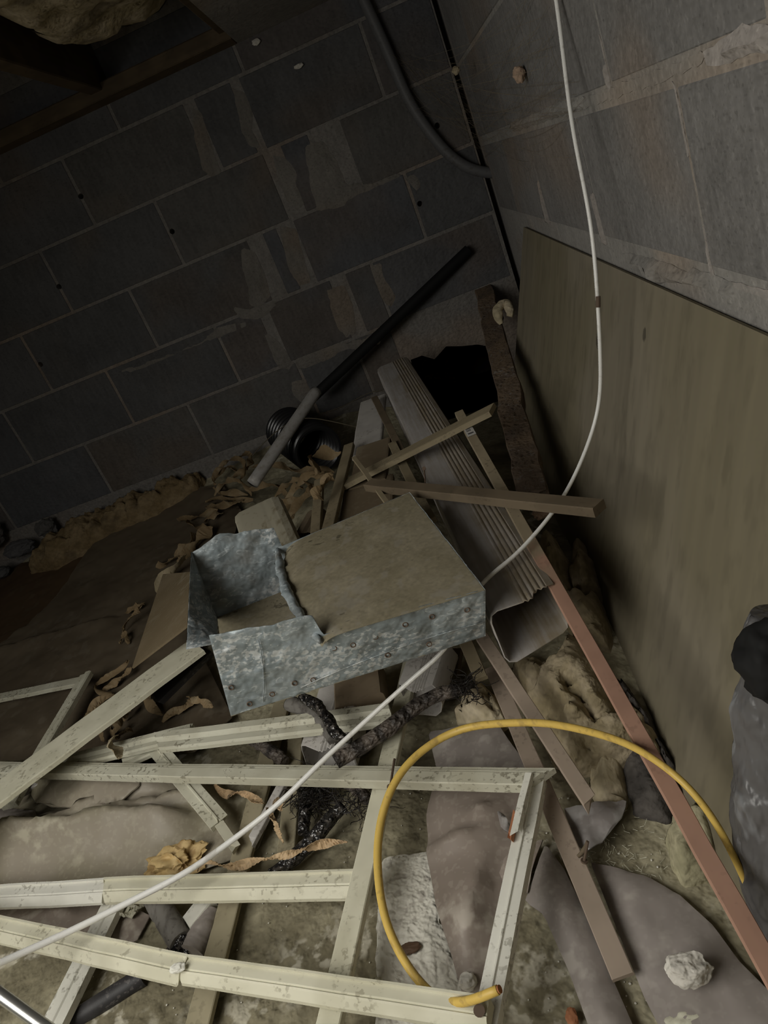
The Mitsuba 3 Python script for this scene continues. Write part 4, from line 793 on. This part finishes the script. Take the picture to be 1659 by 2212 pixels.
put_sheet('plastic_sheet', [(1.0737, -1.5267), (1.1312, -1.5363), (1.184, -1.5496), (1.1974, -1.595), (1.2149, -1.6503), (1.2139, -1.684), (1.1166, -1.6477), (1.0828, -1.6263)], 'm_sheetgrey', 'grey plastic sheet beneath the upper part of the yellow loop', off=.02, wav=.01)
put_sheet('plastic_sheet', [(1.073, -1.6076), (1.2023, -1.6667), (1.1908, -1.7149), (1.1782, -1.747), (1.1598, -1.7903), (1.1317, -1.8574), (1.1046, -1.9302), (1.0855, -1.9365), (1.0748, -1.8768), (1.062, -1.8141), (1.0555, -1.7405), (1.0587, -1.6696)], 'm_sheetmauve', 'mauve brown plastic sheet left of the moulding inside the yellow loop', off=.012, wav=.016, wn=6, s=.010, folds=[((1.0546, -1.7339), (1.1482, -1.7379), .018, .02), ((1.0965, -1.7035), (1.1779, -1.7003), .018, .025), ((1.1346, -1.7662), (1.1055, -1.8924), .012, .03)])
put_sheet('plastic_sheet', [(1.2122, -1.7694), (1.2269, -1.808), (1.2367, -1.8612), (1.248, -1.9081), (1.2473, -1.9446), (1.2549, -1.998), (1.2572, -2.0198), (1.2144, -2.0112), (1.2043, -1.9283), (1.1905, -1.8575), (1.1719, -1.8361), (1.1884, -1.8117)], 'm_sheetgrey', 'grey folded plastic strip along the wide tan lath at lower right', off=.022, wav=.01, curl=-.010)
put_sheet('plastic_sheet', [(1.2594, -1.8044), (1.291, -1.8242), (1.3184, -1.8404), (1.3449, -1.8711), (1.3646, -1.9121), (1.3752, -1.9555), (1.3924, -1.9979), (1.3882, -2.0401), (1.2819, -2.0194), (1.2725, -1.9644), (1.2662, -1.8879)], 'm_sheetgrey', 'wide dusty grey plastic sheet on the ground at the lower right corner', off=.008, wav=.012, wn=6)
put_sheet('plastic_sheet', [(1.2471, -1.744), (1.2893, -1.7405), (1.327, -1.7457), (1.3126, -1.7706), (1.2865, -1.79), (1.2619, -1.8062), (1.2516, -1.79)], 'm_poly', 'small shiny clear plastic film beside the notched lath', 'plastic film', off=.02, wav=.03, wn=14, s=.008)
put_sheet('plastic_sheet', [(1.1402, -1.7574), (1.1698, -1.7713), (1.212, -1.7631), (1.189, -1.8018), (1.177, -1.8326), (1.1528, -1.8191)], 'm_sheetmauve', 'mauve plastic scrap crossing under the moulding inside the loop', off=.016, wav=.01)
put_sheet('plastic_sheet', [(1.1633, -1.7236), (1.1703, -1.7281), (1.1777, -1.7531), (1.1808, -1.7646), (1.1702, -1.7608), (1.1629, -1.7448)], 'm_poly', 'tiny crumpled clear film at the split edge of the moulding', 'plastic film', off=.036, wav=.03, wn=40, s=.005)
put_sheet('plastic_sheet', [(0.1775, -1.5664), (0.3465, -1.6053), (0.5106, -1.6414), (0.6155, -1.7028), (0.6061, -1.741), (0.4303, -1.7026), (0.2258, -1.6447)], 'm_sheetmauve', 'dusty brown plastic between the two lower left mouldings', off=.006, wav=.014, wn=8, folds=[((0.404, -1.6155), (0.4918, -1.6788), .012, .02)])
# cardboard lid left of the duct
def card(key, pts, th, mat, label, cat):
    a, b, c, d = (np.array(x, float) for x in pts); n = unit(np.cross(b - a, d - a)); n = n if n[2] > 0 else -n
    vv = np.array([a, b, c, d, a - n * th, b - n * th, c - n * th, d - n * th])
    add(key, fix(vv, np.array([[0, 1, 2], [0, 2, 3], [4, 6, 5], [4, 7, 6], [0, 4, 5], [0, 5, 1], [1, 5, 6], [1, 6, 2], [2, 6, 7], [2, 7, 3], [3, 7, 4], [3, 4, 0]])), mat, smooth=False); tag(key, label, cat)
card('cardboard_sheet', [(0.4009, -0.7404, 0.13), (0.5834, -0.9605, 0.2), (0.6893, -1.2872, 0.24), (0.5129, -1.2515, 0.17)], .004, 'm_card', 'brown cardboard panel tilted up left of the duct over a dark gap', 'cardboard')

# drywall
DW = [(0.9874, -1.7172), (1.0174, -1.7233), (1.0428, -1.7287), (1.0611, -1.7245), (1.0609, -1.7595), (1.0639, -1.7913), (1.0688, -1.8185), (1.0608, -1.8289), (1.0689, -1.8402), (1.0757, -1.8655), (1.0794, -1.8888), (1.0877, -1.9068), (1.084, -1.9266), (1.075, -1.937), (1.0486, -1.9716), (0.9746, -1.9569), (0.9809, -1.8984), (0.9792, -1.8171), (0.9811, -1.7647)]
add('drywall_piece', slab(DW, lambda x, y, d: ground(x, y) * .3 + .016 + .0014 * (meshkit.fbm(np.stack([x * 90, y * 90, 0 * x], -1), 3, 1) - .5) - .004 * np.exp(-d / .004), lambda x, y, d: 0 * x - .02, .008, 4, jag=.006, jn=70), 'm_plaster', smooth=30)
tag('drywall_piece', 'broken whitish drywall slab on the ground inside the yellow loop', 'drywall')
add('bark_chip', rock((1.0258, -1.861, 0.021), (.013, .007, .003), 3, .4), 'm_brownchip'); tag('bark_chip', 'dark brown chip lying on the drywall slab', 'chip')

# ------------------------------------------------------------------ insulation lumps
def put_mound(name, outline, h, mat, label, cat='insulation', **kw):
    k = numbered(name); add(k, mound(outline, h, seed=len(scene) % 89, **kw), mat, smooth=True); tag(k, label, cat); return k
put_mound('insulation_lump', [(1.2273, -1.4414), (1.2697, -1.4571), (1.294, -1.4902), (1.3339, -1.4362), (1.3589, -1.4661), (1.3657, -1.5384), (1.3802, -1.5999), (1.3963, -1.6446), (1.3919, -1.6915), (1.351, -1.6865), (1.3139, -1.6844), (1.2714, -1.6769), (1.2518, -1.6482), (1.2457, -1.587), (1.232, -1.5148)], .085, 'm_insul', 'big mound of dirty yellow insulation between the laths and the reddish lath', lump=26, amp=.62, edge=.05)
put_mound('insulation_lump', [(1.3424, -1.1841), (1.3831, -1.1691), (1.3872, -1.2537), (1.3659, -1.3324), (1.3351, -1.3634), (1.3281, -1.3071)], .10, 'm_insul', 'lump of brown insulation beside the lath just below the white cable', lump=22, amp=.6, edge=.03)
put_mound('insulation_lump', [(1.395, -1.1967), (1.4318, -1.1953), (1.4323, -1.2747), (1.412, -1.3582), (1.3724, -1.3691), (1.3688, -1.3021)], .10, 'm_insul', 'rounded brown insulation clump against the foot of the board', lump=22, amp=.6, edge=.03)
put_mound('insulation_lump', [(1.3406, -1.3477), (1.4079, -1.3649), (1.3983, -1.4521), (1.3824, -1.4837), (1.3454, -1.4637), (1.3324, -1.41)], .075, 'm_insul', 'flatter insulation pad right of the reddish lath below the clump', lump=24, amp=.5)
put_mound('insulation_lump', [(1.2925, -1.6559), (1.3443, -1.6657), (1.3348, -1.7121), (1.3178, -1.745), (1.2958, -1.7395), (1.2875, -1.7064)], .035, 'm_insulpale', 'pale insulation scrap below the big mound', lump=30, amp=.6)
put_mound('insulation_lump', [(1.1163, -1.5072), (1.1442, -1.479), (1.1778, -1.4664), (1.2032, -1.5069), (1.2004, -1.5546), (1.1775, -1.5603), (1.1423, -1.539)], .065, 'm_insulpale', 'cream foamy lump at the frayed end of the bark stick', lump=40, amp=.75, edge=.02)
put_mound('insulation_lump', [(1.3518, -1.7995), (1.3719, -1.7748), (1.4033, -1.7669), (1.4185, -1.7913), (1.4087, -1.8349), (1.3824, -1.8609), (1.353, -1.8559), (1.3456, -1.8286)], .06, 'm_insulgreen', 'curled greenish insulation left of the reddish lath near the lower right', lump=24, amp=.6)
put_mound('insulation_lump', [(1.4055, -1.8087), (1.4347, -1.7895), (1.4544, -1.7947), (1.4378, -1.843), (1.4216, -1.8677), (1.4079, -1.8537)], .08, 'm_insulpink', 'pinkish insulation between the yellow cable and the grey sack', lump=30, amp=.6)
put_mound('insulation_lump', [(1.3767, -1.5269), (1.3871, -1.5568), (1.4007, -1.6506), (1.4041, -1.708), (1.3899, -1.7152), (1.3839, -1.6459), (1.3696, -1.571)], .075, 'm_soot', 'black sooty debris along the foot of the board', 'debris', lump=30, amp=.6)
put_mound('insulation_lump', [(1.426, -1.0815), (1.46, -1.1053), (1.4486, -1.2252), (1.4178, -1.2581), (1.4041, -1.2151)], .085, 'm_soot', 'black sooty fluff hanging under the dark stick by the board', 'debris', lump=36, amp=.7)
put_mound('insulation_lump', [(1.347, -1.6571), (1.3982, -1.6734), (1.395, -1.7448), (1.3656, -1.7764), (1.3277, -1.752), (1.332, -1.7113)], .03, 'm_soot', 'dark sooty patch of debris beside the pale insulation scrap', 'debris', lump=30, amp=.5)
put_mound('insulation_lump', [(-.34, -.17), (-.24, -.03), (.05, -.02), (.34, -.02), (.33, -.09), (.20, -.13), (-.02, -.16), (-.22, -.20)], .085, 'm_insuldimbrown', 'brown insulation tuft with shade toned in, along the foot of the back wall at left', lump=20, amp=.6, off=.02)
add('foam_blob', rock((1.3661, -1.2564, 0.2112), (.019, .016, .014), 4, .5, 4, 2.6), 'm_insulpink', smooth=True); tag('foam_blob', 'pinkish foam blob under the dark stick beside the white cable', 'foam')
add_tube('foam_curl', [(1.4608, -0.4075, 0.3575), (1.4595, -0.3986, 0.3789), (1.4694, -0.3783, 0.3967), (1.4886, -0.3642, 0.3962), (1.4952, -0.3905, 0.3836), (1.4876, -0.4092, 0.3687)], [.006, .013, .012, .013, .012, .008], 'm_insulpale', n=40, sides=14, nz=.3, ns=60.); tag('foam_curl', 'small curled yellow foam scrap on the rotten plank', 'foam')

# grey plastic sack with a black mouth at the right edge
add_tube('plastic_sack', [(1.4933, -1.9291, 0.3897), (1.4786, -1.9358, 0.3412), (1.4623, -1.9407, 0.272), (1.4472, -1.9475, 0.1976), (1.4343, -1.9563, 0.1179), (1.4244, -1.9696, 0.0649)], [.028, .036, .042, .043, .040, .030], 'm_bag', n=90, sides=40, nz=.22, ns=26., seed=3)
tag('plastic_sack', 'grey plastic sack standing against the board at the right edge', 'sack')
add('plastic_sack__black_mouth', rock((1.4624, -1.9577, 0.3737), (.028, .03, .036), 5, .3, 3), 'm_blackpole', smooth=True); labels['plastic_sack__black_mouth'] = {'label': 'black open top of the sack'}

# ------------------------------------------------------------------ paper strips
PILE = 'brown paper strips heaped behind the cream offcut'; LEFT = 'brown paper strips strung along the tar paper left of the duct'
def strips(listing, w, mat, label, group, cat='paper strip', off=.0, tw=4., **kw):
    for i, pts in enumerate(listing):
        k = numbered('paper_strip'); sd = len(scene); pts = np.array(pts) + [0, 0, .006]
        g = np.random.default_rng(sd)
        add(k, ribbon(pts, w * g.uniform(.8, 1.25), (g.uniform(0, 3), g.uniform(-tw, tw)), seed=sd, **kw), mat, smooth=30); tag(k, label[i] if isinstance(label, list) else label, cat, group)
strips([[(0.4252, -0.1624, 0.1315), (0.427, -0.1547, 0.1527), (0.4519, -0.1403, 0.1675), (0.5024, -0.1697, 0.1729), (0.5218, -0.1886, 0.1523)], [(0.4394, -0.2063, 0.1189), (0.4769, -0.2192, 0.1406), (0.5299, -0.2161, 0.1574), (0.5678, -0.2198, 0.1687), (0.5883, -0.1964, 0.1684)], [(0.407, -0.148, 0.1229), (0.4705, -0.26, 0.123), (0.5409, -0.3474, 0.1415), (0.5752, -0.3514, 0.1218)], [(0.3774, -0.1975, 0.099), (0.4505, -0.2544, 0.1122), (0.5402, -0.3554, 0.1203), (0.5951, -0.3821, 0.1118)],
        [(0.3862, -0.2286, 0.0943), (0.4717, -0.3188, 0.1086), (0.5657, -0.3891, 0.1264)], [(0.7723, -0.7442, 0.1512), (0.8171, -0.7637, 0.1881), (0.8632, -0.7931, 0.2167), (0.8702, -0.7148, 0.2079)], [(0.7257, -0.5747, 0.1392), (0.7837, -0.6556, 0.179), (0.8277, -0.6813, 0.205), (0.8345, -0.6908, 0.197)], [(0.7238, -0.4856, 0.1568), (0.7589, -0.5907, 0.1581), (0.7861, -0.6589, 0.1594)],
        [(0.2808, -0.2401, 0.0842), (0.3581, -0.308, 0.1016), (0.4222, -0.3256, 0.1015), (0.4602, -0.3373, 0.1065)], [(0.331, -0.2716, 0.0846), (0.3816, -0.3579, 0.0831), (0.4208, -0.3765, 0.0742)], [(0.4071, -0.3244, 0.0787), (0.4438, -0.3519, 0.0994), (0.4774, -0.3538, 0.0943)], [(0.5047, -0.0808, 0.1622), (0.5443, -0.1024, 0.1809), (0.5711, -0.1336, 0.1741), (0.5491, -0.1632, 0.1522)],
        [(0.4437, -0.1616, 0.1619), (0.4879, -0.1426, 0.1903), (0.5652, -0.2121, 0.1803), (0.5459, -0.2686, 0.1516)], [(0.5917, -0.3622, 0.1421), (0.6739, -0.4341, 0.1592), (0.7324, -0.5224, 0.1609)], [(0.6864, -0.5025, 0.1306), (0.758, -0.5486, 0.1781), (0.8282, -0.6552, 0.2129), (0.8948, -0.784, 0.2176)], [(0.7938, -0.7072, 0.1513), (0.7493, -0.7255, 0.1349), (0.7277, -0.7284, 0.1158)],
        [(0.4359, -0.2472, 0.1233), (0.4779, -0.2538, 0.154), (0.5234, -0.2828, 0.1665), (0.5772, -0.3394, 0.154), (0.591, -0.3702, 0.1211)], [(0.821, -0.7092, 0.2119), (0.8572, -0.7135, 0.2341), (0.901, -0.749, 0.2394), (0.9161, -0.8089, 0.2337)], [(0.7105, -0.5206, 0.1454), (0.8118, -0.7232, 0.1873), (0.8633, -0.7732, 0.2047)]],
       .022, 'm_kraft', ['open loop of brown paper at the left edge of the heap', 'long brown strip looped diagonally up the left of the heap', 'brown strip drooping under the loop at the left of the heap', 'low flat brown strip just left of the cream offcut top', 'second low brown strip touching the cream offcut corner', 'broad brown curl rising right of the cream offcut', 'brown curl between the cream offcut and the paper-wrapped lath', 'short brown strip falling below the hose opening', 'frayed brown strip pointing left, above the torn duct corner', 'small brown twist under the frayed left strip', 'brown strip bent over left of the cream offcut', 'small brown tuft against the foot of the pale pipe, top of the heap', 'brown strip arched over the loop beside the pale pipe', 'brown strip lying across the foot of the pale pipe', 'brown strip arching up under the hose toward the laths', 'brown strip end tucked beside the small open pipe', 'brown strip arched through the middle of the left loop', 'brown curl standing just left of the paper-wrapped lath', 'brown strip lying flat between the hose and the cream offcut'], PILE)
strips([[(0.5909, -0.2394, 0.168), (0.6472, -0.2943, 0.1743), (0.7472, -0.428, 0.1868), (0.8673, -0.6653, 0.2273), (0.9486, -0.7995, 0.2493)]], .034, 'm_kraft', 'broad flat brown paper strip below the open end of the black hose', None, tw=.6)
strips([[(0.9088, -0.8121, 0.2611), (0.8981, -0.7308, 0.2686), (0.8856, -0.6591, 0.2618), (0.9077, -0.675, 0.2705), (0.9368, -0.7132, 0.2717), (0.9776, -0.7624, 0.2781)]], .026, 'm_kraft', 'brown paper strip hooked over the lath in front of the hose opening', None, tw=2)
strips([[(0.9604, -1.1225, 0.32), (0.9714, -1.1103, 0.325), (0.9833, -1.0843, 0.33), (1.0002, -1.0523, 0.33)]], .030, 'm_kraft', 'twisted brown paper wound around the upright lath behind the duct', None, tw=9)
strips([[(0.3473, -0.5277, 0.0587), (0.3938, -0.4976, 0.0721), (0.4371, -0.4465, 0.0879), (0.4549, -0.4282, 0.0915)], [(0.3295, -0.4871, 0.0622), (0.3714, -0.483, 0.0725), (0.3996, -0.4325, 0.0863)], [(0.2715, -0.5106, 0.0608), (0.3238, -0.5226, 0.0698), (0.3716, -0.5011, 0.0692)]], .034, 'm_kraft', ['pale brown strip rising to the torn left corner of the duct', 'second brown strip left of the rising one by the duct corner', 'short brown strip pointing left, lowest by the duct corner'], 'paper strips beside the left end of the duct', tw=1.5)
strips([[(0.3155, -0.6645, 0.0481), (0.3472, -0.6526, 0.0703), (0.3826, -0.6318, 0.0824), (0.4111, -0.5898, 0.0948)]], .045, 'm_kraftlight', 'pale cream paper strip along the upper edge of the cardboard panel', None, tw=.6)
strips([[(0.2711, -0.839, 0.0442), (0.2886, -0.8182, 0.0642), (0.3133, -0.8154, 0.0757), (0.3174, -0.7614, 0.0744)], [(0.2754, -0.8829, 0.0397), (0.2875, -0.8654, 0.0511), (0.3086, -0.9017, 0.0412)], [(0.2396, -0.7277, 0.0484), (0.2795, -0.7327, 0.0572), (0.3154, -0.748, 0.0663)], [(0.3689, -1.0302, 0.0658), (0.3252, -1.0528, 0.054), (0.2777, -1.0538, 0.0417), (0.2942, -1.0799, 0.0432), (0.3432, -1.1066, 0.0345)], [(0.3797, -1.0515, 0.056), (0.3471, -1.0621, 0.0433), (0.2964, -1.0693, 0.0333)],
        [(0.4348, -1.138, 0.0455), (0.4575, -1.1839, 0.0441), (0.4913, -1.2334, 0.046), (0.5126, -1.252, 0.0366)], [(0.5208, -1.277, 0.0373), (0.5451, -1.2705, 0.0473), (0.5732, -1.2687, 0.05), (0.5883, -1.2539, 0.0525), (0.5789, -1.2495, 0.061)], [(0.5927, -1.2638, 0.0619), (0.6258, -1.2896, 0.0632), (0.6521, -1.3106, 0.0571)], [(0.3618, -1.1929, 0.0312), (0.3917, -1.2504, 0.0307), (0.4215, -1.2671, 0.0546), (0.4121, -1.2249, 0.0505), (0.3978, -1.1818, 0.0398)], [(0.4052, -1.2169, 0.03), (0.4264, -1.2144, 0.0514), (0.4069, -1.1593, 0.0421)],
        [(0.3236, -1.1989, 0.0283), (0.367, -1.2499, 0.0397), (0.3841, -1.2739, 0.0339)], [(0.4221, -1.2917, 0.0431), (0.4517, -1.2971, 0.0561), (0.459, -1.2831, 0.0463)], [(0.4134, -1.1618, 0.0418), (0.4224, -1.1431, 0.0451)], [(0.3226, -1.1374, 0.0192), (0.346, -1.1316, 0.033), (0.358, -1.1072, 0.035)], [(0.2558, -1.2004, 0.0199), (0.2841, -1.1611, 0.0276), (0.3025, -1.1123, 0.0327), (0.3439, -1.1085, 0.0345)]],
       .017, 'm_kraft', ['brown strip along the upper left edge of the cardboard, tallest of three', 'small brown fork at the lower left corner of the cardboard', 'frayed brown strip pointing left above the cardboard corner', 'brown strip bending back from the lower cardboard corner to the left', 'brown strip just under the lower cardboard corner', 'brown strip hanging from the blackened lath end', 'brown strip folded up right of the blackened lath', 'pointed brown strip end right of the folded one, beside the duct corner', 'brown strip curling under the cream lath, left of its middle', 'short brown strip leaning on the cream lath from below', 'small brown strip near the top of the narrow grey moulding', 'brown tuft just above the grooved narrow moulding', 'tiny brown strip beside the cream lath near the blackened lath', 'brown strip crossing beneath the middle of the cream lath', 'long brown strip left of the cream lath over the tar paper'], LEFT)
strips([[(0.4816, -1.3782, 0.105), (0.5165, -1.4312, 0.112), (0.5294, -1.4514, 0.108)]], .028, 'm_kraftlight', 'tan paper scrap draped over the grooved narrow moulding', None, tw=1.)
strips([[(0.6937, -1.4886, 0.0451), (0.6956, -1.5091, 0.0394), (0.7063, -1.5221, 0.0339), (0.7352, -1.5384, 0.0353), (0.7596, -1.5504, 0.0392), (0.7834, -1.5753, 0.045), (0.8044, -1.5945, 0.0501)]], .015, 'm_orange', 'twisted orange paper strip curling from the long moulding to the white cable', None, tw=9, n=70)
strips([[(0.8113, -1.6046, 0.0496), (0.8213, -1.6246, 0.0442), (0.8291, -1.643, 0.0384), (0.8407, -1.6653, 0.0337)]], .013, 'm_orange', 'orange paper strip hanging from the white cable down the short brown lath', None, tw=4)
strips([[(0.8251, -1.6038, 0.0559), (0.8377, -1.6135, 0.0548), (0.8342, -1.6181, 0.0491)]], .013, 'm_orange', 'small orange paper curl just right of the white cable', None, tw=4)
strips([[(0.6998, -1.6723, 0.0314), (0.725, -1.6683, 0.0375), (0.7437, -1.6776, 0.0341), (0.7663, -1.6816, 0.0306), (0.8074, -1.6961, 0.044), (0.8394, -1.7043, 0.0492), (0.867, -1.7053, 0.0497), (0.8964, -1.698, 0.044), (0.9193, -1.6972, 0.0411), (0.9464, -1.7026, 0.0394)]], .0145, 'm_orange', 'long twisted orange paper strip above the bright white moulding', None, tw=16, n=110)
wm = rock((0.6436, -1.6239, 0.0177), (.044, .028, .022), 12, .75, 4, 2.3); add('paper_wad', wm, 'm_ochre', smooth=30); tag('paper_wad', 'crumpled ochre paper wad beside the white cable', 'paper wad')
add('paper_wad__fold', ribbon([(0.5832, -1.6095, 0.011), (0.613, -1.6193, 0.0169), (0.6524, -1.6308, 0.0308), (0.6704, -1.6412, 0.0211)], .03, (0, 1.2), seed=8), 'm_ochre', smooth=30)
for i, pts in enumerate([[(0.5559, -1.6922, 0.0202), (0.5804, -1.6953, 0.0209), (0.5973, -1.6961, 0.0198)], [(0.5708, -1.6825, 0.0193), (0.5923, -1.6879, 0.0231), (0.6102, -1.6835, 0.021)]]):
    k = numbered('wood_splinter'); add(k, ribbon(pts, .022, (0, .5), th=.004, seed=i, taper=.5), 'm_cream2', smooth=30); tag(k, ['splintered pale wood sliver under the white cable at lower left', 'second pale sliver touching the bright moulding at lower left'][i], 'splinter')

# ------------------------------------------------------------------ stones, chips, crumbs
def put_rock(name, c, r, mat, label, cat='stone', seed=0, **kw):
    k = numbered(name); add(k, rock(c, r, seed, **kw), mat, smooth=30); tag(k, label, cat)
put_rock('stone', (1.3248, -1.9648, 0.0369), (.022, .018, .016), 'm_stone', 'pale rough stone at the lower right', seed=3, facets=True, amp=.3)
put_rock('stone', (1.2964, -1.9361, 0.0092), (.015, .011, .005), 'm_bluestone', 'flat bluish chip beside the pale stone', 'chip', seed=5)
put_rock('stone', (-0.3956, -0.07, 0.1433), (.06, .035, .028), 'm_block0', 'dark stone at the foot of the back wall, far left', seed=6)
put_rock('stone', (-0.2669, -0.06, 0.1751), (.042, .035, .034), 'm_block2', 'square dark stone at the foot of the back wall, right of the far left one', seed=7, facets=True)
put_rock('stone', (-0.4824, -0.1, 0.0913), (.03, .03, .02), 'm_block1', 'small dark stone cut by the left edge of the frame', seed=8)
put_rock('stone', (-0.4866, -0.06, 0.2235), (.07, .04, .05), 'm_block0', 'mortar lump on the wall foot at the left edge', seed=9)
put_rock('stone', (1.3036, -1.9969, 0.0113), (.02, .009, .006), 'm_cream2', 'pale wood chip at the bottom edge below the stone', 'chip', seed=10)
put_rock('stone', (1.1965, -1.9733, 0.0135), (.006, .010, .004), 'm_reddish', 'red chip at the bottom edge beside the grey strip', 'chip', seed=11)
put_rock('stone', (0.758, -1.871, 0.1), (.010, .006, .005), 'm_white', 'bright white paint chip at the crack of the moulding', 'chip', seed=12)
put_rock('stone', (1.0928, -1.9176, 0.0234), (.010, .009, .008), 'm_stone', 'crumb of plaster at the corner of the drywall slab', 'chip', seed=13)
put_rock('stone', (0.9824, -1.8865, 0.0171), (.003, .003, .002), 'm_white', 'tiny white bead at the left edge of the drywall slab', 'chip', seed=14)
put_rock('paint_flake', (1.0803, -0.012, 1.2651), (.012, .004, .008), 'm_stone', 'white flake on the back wall just below the dark ceiling corner', 'flake', seed=15)
put_rock('paint_flake', (1.1686, -0.012, 1.1685), (.014, .004, .006), 'm_stone', 'white flake on the back wall left of the conduit', 'flake', seed=16)
put_rock('paint_flake', (1.0975, -0.055, 0.3688), (.009, .006, .009), 'm_stone', 'white flake on the black pole', 'flake', seed=17)
add_tube('twig', [(1.2487, -1.8171, 0.0448), (1.2586, -1.8139, 0.0494), (1.2652, -1.8078, 0.0558)], [.002, .003, .001], 'm_darkwood', n=12, sides=6); tag('twig', 'small dark twig poking up beside the wide tan lath', 'twig')
g = np.random.default_rng(8); cr = []
for (cx, cy, sx, sy, n) in [(1.0, -1.9, .25, .2, 170), (.75, -1.7, .3, .22, 140), (1.3, -1.85, .1, .15, 110), (1.2, -1.4, .12, .3, 60), (1.0, -1.45, .2, .2, 50)]:
    for _ in range(n):
        x, y = g.normal(cx, sx), g.normal(cy, sy)
        if x > 1.37: continue
        cr.append(trimesh.Trimesh(*rock((x, y, float(ground(x, y)) + .002), np.array([1, 1, .6]) * g.uniform(.0004, .0014), int(g.integers(99)), .5, 1), process=False))
add('plaster_crumbs', trimesh.util.concatenate(cr), 'm_crumb'); tag('plaster_crumbs', 'scatter of small white plaster crumbs on the soil', 'crumbs', kind='stuff')
# straw litter beside the clear film
g = np.random.default_rng(9); ms = []
for _ in range(160):
    o = np.array((1.28, -1.7994, 0.0104)) + g.normal(0, 1, 3) * [.035, .03, .002]; d = unit(g.normal(0, 1, 3) * [1, 1, .3]) * g.uniform(.004, .010)
    o[2] = float(ground(o[0], o[1])) + .004; ms.append(trimesh.Trimesh(*tube([o, o + d], .0003, n=3, sides=4)[:2], process=False))
add('straw_litter', trimesh.util.concatenate(ms), 'm_cream2'); tag('straw_litter', 'patch of pale straw like litter below the clear film', 'litter', kind='stuff')

# ------------------------------------------------------------------ cobweb in the corner
g = np.random.default_rng(12); cw = []
anch = [np.array(a) for a in ((1.4593, -0.02, 0.9851), (1.5648, -0.02, 0.8814), (1.6256, -0.02, 0.8065), (1.59, -0.7091, 0.7963), (1.59, -1.2407, 0.8242), (1.59, -1.193, 0.9095), (1.4662, -0.02, 1.0801))]
for _ in range(90):
    i, j = g.choice(len(anch), 2, replace=False); a, b = anch[i] + g.normal(0, .04, 3) * [.6, .6, 1], anch[j] + g.normal(0, .04, 3) * [.6, .6, 1]
    a[0] = min(a[0], XB - .006); b[0] = min(b[0], XB - .006); a[1] = min(a[1], -.008); b[1] = min(b[1], -.008)
    mid = (a + b) / 2 - [0, 0, .03 * g.uniform()]
    cw.append(trimesh.Trimesh(*tube([a, mid, b], .00022, n=8, sides=3)[:2], process=False))
add('cobweb', trimesh.util.concatenate(cw), 'm_cob'); tag('cobweb', 'dusty brown cobweb strung across the corner of the two block walls', 'cobweb', kind='stuff')
put_rock('foam_crumb', (1.5793, -0.9335, 0.8822), (.011, .009, .014), 'm_insulpink', 'bright pinkish crumb caught in the cobweb', 'crumb', seed=20)
put_rock('foam_crumb', (1.5373, -0.4089, 0.9674), (.009, .009, .009), 'm_insul', 'brownish crumb caught in the cobweb further left', 'crumb', seed=21)
